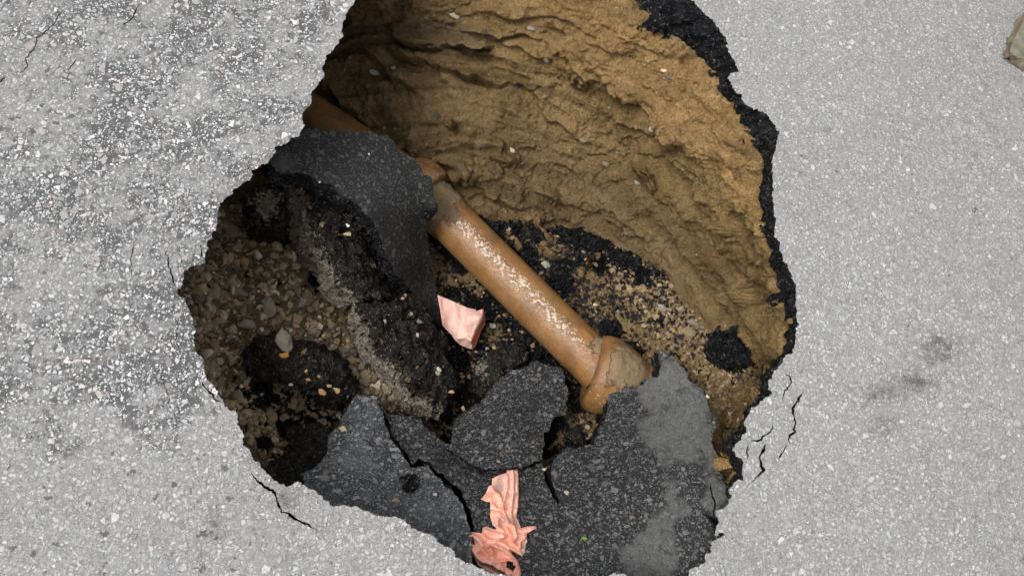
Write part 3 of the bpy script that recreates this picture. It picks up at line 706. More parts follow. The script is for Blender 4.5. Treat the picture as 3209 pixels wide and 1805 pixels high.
EPOLY = [(1110,1246),(1125,1234),(1178,1240),(1184,1268),(1200,1293),(1212,1342),(1222,1376),(1256,1416),(1282,1461),(1300,1466),(1340,1459),(1353,1478),(1378,1500),(1400,1525),(1436,1560),(1448,1582),(1462,1612),(1466,1640),(1478,1668),(1480,1790),(1350,1760),(1200,1700),(1050,1660),(940,1590),(945,1530),(955,1513),(945,1485),(992,1460),(1026,1420),(1029,1367),(1057,1336),(1073,1311),(1088,1274)]
GPOLY = [(1642,1150),(1673,1134),(1698,1140),(1760,1153),(1769,1181),(1777,1224),(1773,1299),(1729,1311),(1723,1348),(1701,1361),(1707,1392),(1698,1438),(1667,1455),(1624,1461),(1586,1468),(1530,1472),(1480,1455),(1440,1430),(1404,1405),(1414,1379),(1425,1317),(1462,1286),(1502,1261),(1555,1196),(1599,1162)]
zG = [(1642,1150,-.46),(1760,1153,-.47),(1777,1224,-.45),(1773,1299,-.41),(1701,1361,-.36),(1700,1440,-.285),(1586,1468,-.27),(1480,1455,-.275),(1404,1405,-.32),(1425,1317,-.38),(1502,1261,-.42),(1590,1300,-.36),(1560,1400,-.305)]
APOLY = [(880,400),(933,420),(958,403),(995,406),(1029,412),(1051,406),(1073,415),(1113,415),(1150,411),(1212,425),(1234,446),(1247,474),(1275,487),(1299,499),(1318,527),(1327,549),(1349,555),(1357,580),(1358,620),(1374,651),(1368,660),(1340,651),(1337,676),(1334,716),(1343,765),(1349,812),(1352,859),(1368,918),(1380,1008),(1383,1025),(1346,992),(1309,936),(1287,911),(1237,852),(1208,796),(1188,735),(1166,690),(1135,660),(1113,632),(1070,614),(1042,583),(995,570),(964,549),(952,543),(911,544),(868,544),(855,524),(840,505),(810,470),(830,420)]
zA = [(830,440,-.11),(855,524,-.14),(911,544,-.165),(960,403,-.15),(1050,408,-.18),(1150,411,-.21),(1234,446,-.245),(1318,527,-.29),(1365,650,-.34),(1337,676,-.38),(1260,600,-.27),(1150,520,-.215),(1000,480,-.165),(1042,583,-.195),(1113,632,-.225),(1166,690,-.26),(1208,796,-.34),(1237,852,-.40),(1300,800,-.44),(1343,765,-.50),(1290,911,-.50),(1383,1025,-.60),(1352,859,-.57),(1250,700,-.33)]
slabA = piece('asphalt_slab', APOLY, zA, .045, MAT_SLAB_DIM, 'dark asphalt slab bent down from the left road edge over the upper pipe', 'asphalt slab',
      grid=7, attrs={'wear': blobs([(890,510,45,45,.9),(1000,430,70,50,.5)], .18), 'mud': blobs([], 0)}, mat_side=MAT_RIM, seed=4, jagg=(5, 14), ext=(-.012, -.012, -.045), K=7,
      cracks=[([(905,452),(912,470),(918,485)], 3.5), ([(950,500),(953,520),(951,538)], 3)])
slabB = piece('asphalt_slab', BIGS, zb, .05, MAT_SLAB, 'largest fallen asphalt slab with a dry grey patch, along the lower right rim', 'asphalt slab',
      grid=7, attrs={'wear': polyblend(LIGHT, .22, 30, 1.02), 'mud': blobs([], 0)}, mat_side=MAT_RIM, seed=6, jagg=(5, 14), K=8,
      cracks=[([(2224,1509),(2230,1545),(2241,1582),(2235,1607),(2242,1635)], 5), ([(2196,1395),(2210,1440)], 1.5)])
slabE = piece('asphalt_slab', EPOLY, zE, .05, MAT_SLAB_BLUE, 'blue-grey asphalt slab at the lower left, left of the crumpled cloth', 'asphalt slab',
      grid=7, attrs={'wear': blobs([(1140,1370,60,90,.45),(1250,1600,260,90,.25),(1180,1470,180,60,.2)], .38), 'mud': blobs([(1040,1380,30,50,.3)], 0)}, mat_side=MAT_RIM, seed=8, K=8,
      cracks=[([(1133,1378),(1150,1380),(1165,1398),(1172,1400)], 3.5), ([(1172,1330),(1175,1370)], 2.5)])
slabG = piece('asphalt_slab', GPOLY, zG, .055, MAT_SLAB, 'pointed dark asphalt slab tilted down towards the pipe, between the two cloths', 'asphalt slab',
      grid=7, attrs={'wear': blobs([], .30), 'mud': blobs([], 0)}, mat_side=MAT_RIM, seed=10, K=8)

# broken base-course chunks on edge ------------------------------------------
B1 = [(868,552),(869,574),(886,623),(899,679),(914,723),(932,790),(960,843),(991,893),(1028,952),(1059,970),(1087,982),(1099,955),(1130,938),(1180,935),(1224,942),(1262,936),(1275,905),(1245,868),(1214,802),(1199,768),(1180,715),(1166,676),(1120,625),(1060,600),(1000,560),(950,540)]
zB1 = [(868,552,-.43),(886,640,-.45),(914,740,-.47),(960,850,-.48),(1028,955,-.49),(1087,985,-.48),(950,560,-.30),(965,640,-.295),(990,740,-.30),(1035,830,-.32),(1080,905,-.35),(1040,600,-.30),(1100,650,-.31),(1090,750,-.33),(1160,720,-.39),(1199,790,-.46),(1150,860,-.37),(1240,870,-.53),(1262,936,-.52),(1180,935,-.385)]
def layers(ln):
    def f(p):
        q = p + 9 * np.stack([fbm(np.concatenate([p / 40, np.full((len(p), 1), 1.)], 1), 3, 5), fbm(np.concatenate([p / 40, np.full((len(p), 1), 8.)], 1), 3, 6)], 1)
        d, _, _ = segdist(q, ln); fr = d / 19. - np.floor(d / 19.)
        return smooth(115, 60, d) * .020 * (smooth(0, .2, fr) * (1 - fr) ** .8 - .4)
    return f
def mudB(p):
    d, sg, _ = segdist(p, [(868,552),(886,623),(899,679),(914,723),(936,800),(991,893),(1028,955),(1090,985)])
    return 1.45 - d / 62.
chunkB1 = piece('asphalt_chunk', B1, zB1, .13, MAT_CHUNK, 'long upper chunk on edge with grey left face, under the bent slab', 'asphalt chunk', group='broken chunks in the hole', grid=3.6, rough=1.6, ridge=layers([(868,552),(886,623),(899,679),(914,723),(936,800),(991,893),(1028,955),(1090,985)]), attrs={'mud': mudB}, seed=12, K=8, ext=(.02, .0, -.12), jagg=(6, 18))
B2 = [(1099,962),(1120,948),(1160,940),(1230,950),(1268,930),(1290,920),(1310,940),(1350,998),(1385,1035),(1390,1060),(1388,1100),(1412,1160),(1432,1235),(1400,1295),(1362,1308),(1340,1308),(1306,1302),(1268,1274),(1228,1218),(1191,1172),(1166,1150),(1146,1135),(1115,1073),(1090,1020)]
zB2 = [(1090,1010,-.46),(1120,1080,-.48),(1166,1150,-.49),(1228,1218,-.50),(1306,1302,-.51),(1362,1308,-.50),(1150,960,-.36),(1180,1030,-.36),(1230,1110,-.37),(1290,1190,-.385),(1340,1270,-.42),(1230,960,-.38),(1290,930,-.45),(1350,1000,-.47),(1300,1050,-.40),(1390,1080,-.49),(1340,1140,-.41),(1410,1220,-.47),(1430,1250,-.51)]
def mudB2(p):
    d, sg, _ = segdist(p, [(1090,1000),(1115,1073),(1146,1135),(1191,1172),(1228,1218),(1268,1274),(1330,1305)])
    return 1.35 - d / 52.
chunkB2 = piece('asphalt_chunk', B2, zB2, .13, MAT_CHUNK, 'lower base-course chunk on edge with pebbles, just left of the folded pink cloth', 'asphalt chunk', group='broken chunks in the hole', grid=3.6, rough=1.6, ridge=layers([(1090,1000),(1115,1073),(1146,1135),(1191,1172),(1228,1218),(1268,1274),(1330,1305)]), attrs={'mud': mudB2}, seed=14, K=8, ext=(.02, .0, -.12), jagg=(6, 18))
CP = [(771,608),(806,580),(868,577),(884,630),(900,685),(908,735),(855,757),(790,750),(768,707),(762,660)]
piece('asphalt_chunk', CP, [(771,608,-.36),(806,580,-.35),(868,577,-.36),(900,700,-.42),(855,757,-.46),(790,750,-.46),(762,660,-.42),(830,650,-.36),(835,700,-.39)], .12, MAT_CHUNK, 'blocky chunk with grey stones in deep shade under the left road edge', 'asphalt chunk', group='broken chunks in the hole', grid=4, rough=1.2, attrs={'mud': blobs([(840,640,45,50,.75),(800,700,30,20,.3)], 0)}, seed=16, K=7)
DP = [(789,1057),(820,1050),(857,1057),(929,1082),(997,1104),(1053,1135),(1088,1190),(1113,1231),(1090,1262),(1073,1276),(1042,1284),(995,1262),(964,1231),(886,1212),(802,1197),(775,1130)]
piece('asphalt_chunk', DP, [(789,1057,-.33),(929,1082,-.32),(1053,1135,-.37),(1113,1231,-.44),(1042,1284,-.45),(964,1231,-.36),(886,1212,-.36),(802,1197,-.38),(780,1130,-.37),(880,1140,-.29),(980,1180,-.31),(1050,1210,-.36)], .10, MAT_CHUNK, 'black chunk with orange pebbles among the gravel on the left', 'asphalt chunk', group='broken chunks in the hole', grid=4, rough=1.2, attrs={'mud': blobs([], -.25)}, seed=18, K=7, ext=(.01, .03, -.10))
JP = [(905,1335),(985,1325),(1030,1345),(1050,1380),(1010,1440),(965,1490),(950,1530),(880,1530),(838,1480),(840,1450),(900,1420)]
piece('asphalt_chunk', JP, [(905,1335,-.42),(985,1325,-.42),(1045,1380,-.36),(1010,1440,-.28),(950,1530,-.22),(838,1480,-.27),(900,1420,-.36)], .08, MAT_CHUNK, 'soft-edged black chunk tucked under the lower left rim beside the blue-grey slab', 'asphalt chunk', group='broken chunks in the hole', grid=4, rough=1.2, attrs={'mud': blobs([], -.5)}, seed=20, K=6)
NP = [(1480,1185),(1510,1123),(1550,1100),(1594,1082),(1635,1085),(1650,1110),(1640,1140),(1604,1160),(1557,1194),(1520,1240),(1490,1235),(1476,1210)]
piece('asphalt_chunk', NP, [(1480,1190,-.60),(1510,1123,-.60),(1594,1082,-.60),(1650,1110,-.60),(1604,1160,-.57),(1520,1235,-.57),(1560,1135,-.53)], .06, MAT_CHUNK, 'small dark chunk with a brown dusty side, just above the pointed slab', 'asphalt chunk', group='broken chunks in the hole', grid=4, rough=1.1, attrs={'mud': blobs([(1515,1150,25,50,.7)], -.1)}, seed=22, K=5)
# black tar lumps --------------------------------------------------------------
def lump(poly, ctrl, label, seed, th=.05, mud=-.6):
    return piece('tar_lump', poly, ctrl, th, MAT_TAR, label, 'tar lump', 'black tar lumps in the hole', grid=4, rough=1.5, attrs={'mud': blobs([], mud)}, seed=seed, K=5, jagg=(6, 14), fine=1.3)
def dome(cx, cy, rx, ry, rot, seed):
    a = np.arange(14) / 14 * 2 * math.pi; r = 1 + .16 * RS.randn(14)
    x = np.cos(a) * rx * r; y = np.sin(a) * ry * r; c, s = math.cos(rot), math.sin(rot)
    poly = np.stack([cx + x * c - y * s, cy + x * s + y * c], 1)
    g = ground(cx, cy)[0][2]; hgt = .5 * min(rx, ry) / 1000.
    ct = [(p[0], p[1], g - .004) for p in poly[::2]] + [(cx, cy, g + hgt * 1.3)] + [(cx + (p[0] - cx) * .55, cy + (p[1] - cy) * .55, g + hgt) for p in poly[::3]]
    return poly, ct
MP = [(2211,1071),(2230,1035),(2262,1024),(2294,1035),(2324,1062),(2346,1094),(2379,1158),(2367,1196),(2305,1183),(2250,1150),(2217,1121)]
lump(MP, [(2211,1071,-.45),(2262,1024,-.44),(2324,1062,-.40),(2379,1158,-.36),(2367,1196,-.36),(2305,1183,-.42),(2217,1121,-.46),(2290,1100,-.355),(2330,1140,-.34)], 'largest black tar lump, against the soil wall at the right end of the hole', 24, .06)
LUMPS = [(800,1245,46,42,.3,'black tar lump in the left rubble just below the chunk with orange pebbles'),
 (812,1385,50,38,.2,'black tar lump under the lower left rim, below the tan cracked clods'),
 (890,1330,60,38,.4,'flat dark lump in the shade between tan clods and blue-grey slab'),
 (1612,705,24,24,0,'round black lump at the foot of the soil wall, above the middle of the pipe'),
 (1690,735,40,26,.3,'low black lump beside the tan clay fingers right of the pipe'),
 (1800,730,75,32,.2,'long black tar lump lying against the foot of the soil wall'),
 (1870,770,45,32,.5,'black tar lump at the wall foot where the floor turns right'),
 (1960,800,55,28,.5,'black tar lump on the wall foot above the pebbly patch'),
 (2010,860,40,28,.6,'glossy black lump in the pebbly patch at the wall foot'),
 (1640,790,42,30,.4,'black lump hugging the right side of the pipe barrel'),
 (1760,880,60,36,.6,'black lump field piece right of the pipe middle'),
 (1930,1035,42,30,.3,'black lump just above the pipe collar'),
 (2068,1010,17,20,0,'small round black lump alone on the brown floor'),
 (1985,1095,36,22,.7,'black lump between the pipe collar and the grey slab tip'),
 (1590,840,45,25,.7,'black crumb lump half under the pipe middle'),
 (1500,990,55,36,.2,'black lump below right of the folded cloth'),
 (1430,1130,44,44,.2,'glistening black lump below the folded cloth'),
 (1700,1080,50,26,.8,'black lump along the lower left side of the pipe'),
 (1880,1320,36,24,-.1,'glossy black lump in the gap below the pipe collar'),
 (1810,1270,30,42,.1,'dark lump in the gap left of the pipe collar'),
 (1820,1375,16,14,0,'small black stone in the gap between the slabs'),
 (858,890,15,17,0,'small black lump on the tan patch in the left gravel'),
 (1450,800,60,44,.5,'black rubble lump right beside the bent slab')]
for k, (cx, cy, rx, ry, ro, lb) in enumerate(LUMPS):
    po, ct = dome(cx, cy, rx, ry, ro, k); lump(po, ct, lb, 40 + k, .04)

# ------------------------------------------------------------------ pipe
def mat_pipe():
    m = M('glazed_clay_pipe', .42, .5)
    n1 = m.noise(14, 4, .6); n2 = m.noise(90, 4, .7); n3 = m.noise(350, 3, .7)
    c = m.ramp(n1, [(.32, (.17, .072, .018)), (.5, (.28, .125, .034)), (.68, (.34, .165, .050))])
    c = m.mix(m.ss(n2, .45, .75, 0, .4), c, (.26, .17, .085)); c = m.mix(m.ss(m.noise(180, 4, .75), .5, .64, 0, .8), c, (.075, .042, .018)); c = m.mix(m.ss(n3, .42, .62, .35, 0), c, (.09, .05, .02)); c = m.mix(m.ss(n3, .6, .72, 0, .6), c, (.07, .04, .02))
    c = m.mix(m.ss(m.noise(26, 5, .7), .45, .7, 0, .6), c, (.17, .115, .06)); c = m.mix(m.ss(m.noise(95, 3, .7), .60, .68, 0, .8), c, (.07, .045, .022))
    side = m.attr('grime'); c = m.mix(m.ss(m.math('ADD', side, m.math('MULTIPLY_ADD', n2, .6, -.3)), .3, 1.0, 0, .8), c, (.125, .10, .07))  # greyer brown towards the pipe's sides and underside
    # scuffed pale streak along the crown
    st = m.math('ADD', m.attr('streak'), m.math('MULTIPLY_ADD', m.noise(105, 5, .72), 3.8, -1.9))
    st = m.ss(st, .44, .56); c = m.mix(m.math('MULTIPLY', st, .9), c, m.mix(n3, (.36, .26, .18), (.66, .57, .48)))
    md = m.ss(m.math('ADD', m.attr('mud'), m.math('MULTIPLY_ADD', m.noise(40, 5, .7), 1.2, -.6)), .42, .55)
    c = m.mix(md, c, m.mix(n3, (.13, .09, .048), (.25, .175, .095)))
    rough = m.math('MAXIMUM', m.math('MAXIMUM', m.math('MULTIPLY', md, .95), m.math('MULTIPLY', st, .7)), m.ss(n2, .3, .7, .36, .60))
    h = m.math('ADD', m.math('MULTIPLY', md, 1.2), m.math('MULTIPLY', n3, .4)); h = m.math('ADD', h, m.math('MULTIPLY', m.math('MULTIPLY', md, n2), 3.0))
    h = m.math('ADD', h, m.math('MULTIPLY', st, .5))
    return m.done(c, m.bump(h, .0016, 1.0), rough)
MAT_PIPE = mat_pipe()
MAT_MUD = None
def tube(A, B, prof, parent, name, streak=None, mud=None, grime=.0, segs=96, disp=0.0):
    """surface of revolution from A to B; prof = [(t metres along, radius)]"""
    A, B = np.array(A), np.array(B); ax = (B - A) / np.linalg.norm(B - A)
    up = np.array([0, 0, 1.]) - ax * ax[2]; up /= np.linalg.norm(up); sd2 = np.cross(ax, up)
    P = []
    t2 = []; 
    for (t0, r0), (t1, r1) in zip(prof[:-1], prof[1:]):
        l = math.hypot(t1 - t0, r1 - r0); k = max(1, int(l / .005))
        for j in range(k): t2.append((t0 + (t1 - t0) * j / k, r0 + (r1 - r0) * j / k))
    t2.append(prof[-1]); t2 = np.array(t2); th = np.arange(segs) / segs * 2 * math.pi
    TT, AA = np.meshgrid(t2[:, 0], th, indexing='ij'); RR = np.repeat(t2[:, 1][:, None], segs, 1)
    dirv = np.cos(AA)[..., None] * up + np.sin(AA)[..., None] * sd2
    P = A + TT[..., None] * ax + RR[..., None] * dirv
    m_ = mud(TT, AA) if mud else np.zeros_like(TT)
    nz = fbm(P * 40, 4, 5)
    P = P + dirv * ((np.clip(m_ + nz * .6 - .35, 0, 1) * .009) * (1 + .5 * fbm(P * 120, 2, 6)) + disp * nz)[..., None]
    s_ = streak(TT, AA) if streak else np.full_like(TT, -1)
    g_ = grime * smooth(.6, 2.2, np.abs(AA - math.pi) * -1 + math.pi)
    idd = np.arange(P.shape[0] * segs).reshape(P.shape[0], segs)
    f = np.stack([idd[:-1], np.roll(idd[:-1], -1, 1), np.roll(idd[1:], -1, 1), idd[1:]], -1).reshape(-1, 4)
    loc = np.array(parent.location) if parent else 0
    return mesh_np(name, P.reshape(-1, 3) - loc, f, MAT_PIPE, {'streak': s_.ravel(), 'mud': m_.ravel(), 'grime': g_.ravel()}, True, parent)
a0 = at(1310, 590, -.555); a1 = at(1886, 1164, -.52); ax = (a1 - a0) / np.linalg.norm(a1 - a0); LP = np.linalg.norm(a1 - a0)
R0 = .0705
pm = empty('clay_pipe', tuple(a0)); tag(pm, 'long exposed brown clay pipe section with a pale scuffed streak', 'pipe', 'sections of the buried clay drain')
def strk(T, A):
    a = (A + math.pi) % (2 * math.pi) - math.pi
    return .52 - (np.abs(a - STK) / .46) ** 2 * .62 - smooth(.80, .98, T / LP) * .45 - smooth(.20, .10, T / LP) * .4
STK = .12
def mudp(T, A):
    a = (A + math.pi) % (2 * math.pi) - math.pi
    w = .95 * smooth(.26, .14, T / LP) + .55 * np.exp(-((T / LP - .245) / .05) ** 2 - ((a - .1) / .4) ** 2) + .8 * smooth(.86, .96, T / LP) * np.exp(-((a + .5) / .8) ** 2) + .75 * np.exp(-((T / LP - .80) / .018) ** 2 - ((a + .1) / .13) ** 2) + .45 * np.exp(-((T / LP - .555) / .012) ** 2 - ((a - .12) / .1) ** 2)
    return w
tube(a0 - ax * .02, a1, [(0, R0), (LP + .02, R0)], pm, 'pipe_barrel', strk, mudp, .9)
# collar of the next section, receiving the barrel
a2 = at(2250, 1300, -.50); b0 = at(1850, 1160, -.515)
ax2 = (a2 - b0) / np.linalg.norm(a2 - b0)
p2 = empty('clay_pipe', tuple(b0)); tag(p2, 'muddy clay pipe section with wide flared collar, running under the grey slab', 'pipe', 'sections of the buried clay drain')
def mudc(T, A):
    a = (A + math.pi) % (2 * math.pi) - math.pi
    return .86 * np.exp(-((a + .15) / .75) ** 2) * smooth(.0, .05, T) * smooth(.26, .12, T)
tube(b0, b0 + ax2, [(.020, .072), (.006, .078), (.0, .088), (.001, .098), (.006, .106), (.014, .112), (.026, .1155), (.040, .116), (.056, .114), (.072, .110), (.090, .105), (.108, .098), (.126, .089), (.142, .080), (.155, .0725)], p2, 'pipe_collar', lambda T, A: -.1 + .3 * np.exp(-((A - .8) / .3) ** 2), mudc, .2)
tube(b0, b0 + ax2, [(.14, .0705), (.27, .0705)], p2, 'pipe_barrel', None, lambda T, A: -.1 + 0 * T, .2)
# upper section
c1 = at(1000, 385, -.56); d3 = (c1 - a0); L3 = np.linalg.norm(d3); d3 = d3 / L3
p3 = empty('clay_pipe', tuple(a0)); tag(p3, 'upper clay pipe section, half hidden between the bent slab and soil wall', 'pipe', 'sections of the buried clay drain')
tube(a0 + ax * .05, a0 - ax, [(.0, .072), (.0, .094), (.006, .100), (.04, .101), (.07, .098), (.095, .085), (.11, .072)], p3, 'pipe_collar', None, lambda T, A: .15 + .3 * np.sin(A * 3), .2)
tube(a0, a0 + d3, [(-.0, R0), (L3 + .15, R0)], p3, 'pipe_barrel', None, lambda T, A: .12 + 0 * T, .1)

# ------------------------------------------------------------------ loose stones
SHAPES = []
def hull(nseed, n=16, flat=.75):
    r = np.random.RandomState(nseed); v = r.randn(n, 3); v /= np.linalg.norm(v, axis=1, keepdims=True); v *= (.8 + .3 * r.rand(n, 1)) * np.array((1, .8 + .3 * r.rand(), flat * (.8 + .5 * r.rand())))
    bm = bmesh.new()
    for p in v: bm.verts.new(p)
    g = bmesh.ops.convex_hull(bm, input=bm.verts)
    bmesh.ops.delete(bm, geom=list({e for e in g['geom_interior'] + g['geom_unused'] if isinstance(e, bmesh.types.BMVert)}), context='VERTS')
    bmesh.ops.bevel(bm, geom=list(bm.edges), offset=.10, segments=1, affect='EDGES')
    bmesh.ops.triangulate(bm, faces=bm.faces); bm.verts.ensure_lookup_table(); bm.verts.index_update()
    V = np.array([x.co[:] for x in bm.verts]); F = np.array([[x.index for x in f.verts] for f in bm.faces]); bm.free()
    return V, F
for s in range(16): SHAPES.append(hull(100 + s, 10 + s % 7 * 2))
def rotm(a, b, c):
    return np.array(Matrix.Rotation(a, 3, 'Z') @ Matrix.Rotation(b, 3, 'X') @ Matrix.Rotation(c, 3, 'Y'))
PAL_GRAV = [(.13, .098, .062), (.14, .110, .074), (.115, .086, .054), (.16, .130, .095), (.145, .103, .055), (.12, .092, .060), (.22, .19, .15), (.13, .095, .056), (.05, .042, .036), (.125, .094, .060)]
PAL_TAR = [(.004, .004, .005), (.008, .008, .009), (.003, .003, .004), (.016, .015, .016)]
PAL_TAN = [(.24, .165, .085), (.19, .13, .07), (.28, .21, .13)]
def scatter(name, polys, count, smin, smax, pal, mat, label, sink=.2, seed=0, powr=2.5, flat=.8, weight=None, bright=1.0):
    r = np.random.RandomState(seed); Vs = []; Fs = []; Ts = []; o = 0
    for poly, cnt in zip(polys, count):
        poly = np.array(poly, float); mn, mx = poly.min(0), poly.max(0); k = 0
        while k < cnt:
            p = r.uniform(mn, mx)
            if not inside(poly, p[None])[0]: continue
            if weight is not None and r.rand() > weight(p): continue
            k += 1
            g, nn = ground(p[0], p[1]); s = smin + (smax - smin) * r.rand() ** powr
            V, F = SHAPES[r.randint(len(SHAPES))]
            V = (V * s * np.array([1, r.uniform(.6, 1), r.uniform(.5, .9) * flat])) @ rotm(*(r.uniform(-3.14, 3.14), r.uniform(-.6, .6), r.uniform(-.6, .6))).T
            V = V + g + nn * s * (.5 - sink)
            Vs.append(V); Fs.append(F + o); o += len(V); c = np.array(pal[r.randint(len(pal))]) * r.uniform(.65, 1.25) * bright; Ts.append(np.tile(c, (len(V), 1)))
    ob = mesh_np(name, np.concatenate(Vs), np.concatenate(Fs), mat, {'tint': np.concatenate(Ts)}, False)
    return tag(ob, label, name.replace('_', ' '), kind='stuff')
G2 = [(700,640),(640,740),(600,840),(540,900),(580,1000),(590,1120),(680,1290),(760,1420),(860,1500),(960,1420),(1080,1300),(1200,1240),(1180,1160),(1090,1020),(1040,980),(940,860),(910,760),(800,760),(760,640)]
scatter('gravel', [G2, [(560,850),(640,840),(700,1150),(760,1300),(700,1300),(600,1120)], [(1085,1030),(1130,1080),(1200,1180),(1310,1310),(1330,1340),(1190,1300),(1060,1160)]], [3800, 520, 500], .0020, .021, PAL_GRAV, MAT_STONE, 'loose grey-brown gravel and soil crumbs on the left floor of the hole', seed=1, powr=5.0, bright=2.35, sink=.46)
FLP = [(1345,720),(1420,680),(1530,690),(1640,695),(1760,710),(1870,740),(1990,800),(2090,860),(2120,930),(2190,1000),(2240,1060),(2330,1160),(2400,1200),(2360,1300),(2290,1400),(2200,1280),(2060,1100),(1900,1230),(1850,1400),(1760,1400),(1780,1200),(1640,1100),(1480,1220),(1440,1290),(1380,1120)]
rub_w = lambda p: float(np.clip(.35 + fbm(np.array([[p[0] / 90, p[1] / 90, 1.]]), 3, 91)[0] * 1.2 + tar[int(np.clip((p[1] - gy[0]) / STEP, 0, TRI_V - 1)), int(np.clip((p[0] - gx[0]) / STEP, 0, TRI_U - 1))] * .5, 0, 1))
scatter('tar_rubble', [FLP, [(770,1200),(900,1220),(1060,1290),(1000,1340),(860,1330),(770,1270)]], [5200, 260], .0025, .011, PAL_TAR, MAT_TARBIT, 'glistening black tar crumbs strewn over the floor beside the pipe', seed=2, powr=2.2, sink=.1, weight=rub_w)
scatter('soil_crumbs', [FLP, [(1900,830),(2090,880),(2200,1010),(2330,1170),(2300,1330),(2130,1120),(1950,950)], [(740,1290),(860,1290),(880,1430),(800,1430)]], [900, 1100, 260], .003, .012, PAL_TAN, MAT_STONE, 'tan soil crumbs and pebbles mixed into the floor of the hole', seed=3, powr=2.6)
# single stones one can point at
STONES = [
 (668,972,30,1.5,(.30,.28,.235),'pale wedge-shaped stone nearest the left rim, above the gravel slope'),
 (735,925,33,.3,(.20,.17,.125),'large rounded brown stone, right of the pale wedge-shaped stone'),
 (838,968,34,1.0,(.24,.215,.17),'large angular grey stone with a sharp left edge, left of the ochre stone'),
 (777,955,15,1.2,(.22,.195,.155),'oval grey stone between the rounded brown stone and the angular grey one'),
 (928,995,21,.2,(.30,.20,.09),'ochre yellow stone in the middle of the gravel'),
 (768,1022,27,.1,(.24,.21,.165),'flat grey stone with four corners below the angular grey stone'),
 (893,1068,30,.9,(.155,.14,.108),'blocky pale stone sitting on the chunk with orange pebbles'),
 (723,1130,25,1.4,(.26,.235,.19),'tall pale rounded stone close to the lower left rim'),
 (888,1112,14,0,(.36,.17,.04),'bright orange pebble under the blocky pale stone'),
 (792,1058,8,0,(.45,.30,.10),'small yellow pebble left of the blocky pale stone'),
 (868,813,12,.4,(.31,.28,.24),'small light pebble highest up in the left gravel'),
 (766,825,19,1.0,(.30,.20,.09),'ochre brown stone near the top of the left gravel'),
 (722,720,40,.2,(.20,.17,.13),'big smooth stone in shade right at the left rim'),
 (691,775,10,1.2,(.27,.24,.21),'small pale pebble just below the big shaded stone'),
 (723,820,14,.2,(.21,.18,.15),'grey-brown pebble between the small pale pebble and the ochre brown stone'),
 (921,825,14,1.4,(.22,.19,.15),'pointed grey pebble beside the long chunk on edge'),
 (700,858,11,.1,(.31,.28,.23),'pale square pebble above the rounded brown stone'),
 (743,845,14,.6,(.16,.14,.12),'dull round stone left of the tar-blackened patch'),
 (880,935,11,.7,(.16,.145,.12),'dull grey pebble between tan patch and angular grey stone'),
 (712,1068,13,2.6,(.22,.19,.15),'slim tilted stone above the tall pale rounded stone'),
 (655,1050,12,.2,(.22,.18,.14),'reddish brown pebble by the left rim notch'),
 (1085,1095,24,3.0,(.17,.145,.11),'long flat brown splinter left of the lower chunk on edge'),
 (806,1115,17,.1,(.15,.115,.09),'brown oval pebble half sunk in tar left of the orange pebble'),
 (1133,1215,17,.3,(.20,.18,.14),'yellowish stone just above the tip of the blue-grey slab'),
 (1255,1230,14,1.3,(.13,.11,.085),'brown wedge stone in the gap above the blue-grey slab'),
 (1712,832,18,.3,(.26,.24,.20),'striped oval pebble on the tar rubble right of the pipe'),
 (1747,737,13,.5,(.28,.26,.22),'light pebble beside the tan clay fingers'),
 (2073,970,15,.7,(.26,.24,.19),'grey pebble at the foot of the soil wall on the right'),
 (2092,985,15,1.3,(.30,.26,.19),'long tan pebble touching the grey pebble at the wall foot'),
 (2133,965,15,0,(.22,.20,.17),'round grey stone tucked under the soil wall'),
 (2180,1020,26,.4,(.26,.23,.17),'flat tan stone left of the largest tar lump'),
 (2160,1050,30,.2,(.20,.155,.09),'brown clod of packed soil left of the largest tar lump'),
 (2105,1000,14,.1,(.24,.19,.11),'small tan clod below the long tan pebble'),
 (1865,955,10,.1,(.55,.48,.27),'tiny pale yellow chip on the rubble above the collar'),
 (1545,1023,12,.3,(.30,.28,.23),'small cream pebble right of the folded cloth'),
 (1660,895,14,.6,(.20,.16,.10),'tan crumb pressed against the right side of the pipe'),
 (1840,1390,11,.1,(.20,.16,.11),'tiny brown stone in the dark gap between the slabs'),
 (1865,832,11,.5,(.30,.25,.17),'light tan pebble in the middle of the floor rubble'),
 (1975,905,14,.5,(.26,.20,.12),'round tan pebble in the pebbly patch'),
 (2035,1000,10,.4,(.30,.23,.12),'small yellow-tan pebble right of the pebbly patch'),
 (760,1270,12,1,(.20,.16,.10),'tan clod under the lower left rim beside the black lump'),
]
SCL = []
def stone_obj(name, P, size, rot, col, label, cat, k, flat=.7, nrm=(0, 0, 1), mat=None, group='single stones in the hole', stretch=1.35, sink=.3):
    V, F = SHAPES[k % len(SHAPES)]; bm = bmesh.new(); vv = [bm.verts.new(v) for v in V]
    for f in F: bm.faces.new([vv[i] for i in f])
    bmesh.ops.subdivide_edges(bm, edges=bm.edges, cuts=3, use_grid_fill=True); bmesh.ops.triangulate(bm, faces=bm.faces)
    bm.verts.index_update(); V = np.array([x.co[:] for x in bm.verts]); F = np.array([[x.index for x in f.verts] for f in bm.faces]); bm.free()
    V = V * np.array([stretch, .85, flat]); V = V + (.11 * fbm(V * 1.7, 4, k) + .03 * fbm(V * 7, 2, k))[:, None] * V
    V = (V * size) @ rotm(-rot, .15 * math.sin(k), .2 * math.cos(k)).T
    ob = mesh_np(name, V, F, mat or MAT_STONE, {'tint': np.tile(col, (len(V), 1))}, False)
    ob.location = tuple(np.array(P) + np.array(nrm) * size * (.5 - sink)); return tag(ob, label, cat, group)
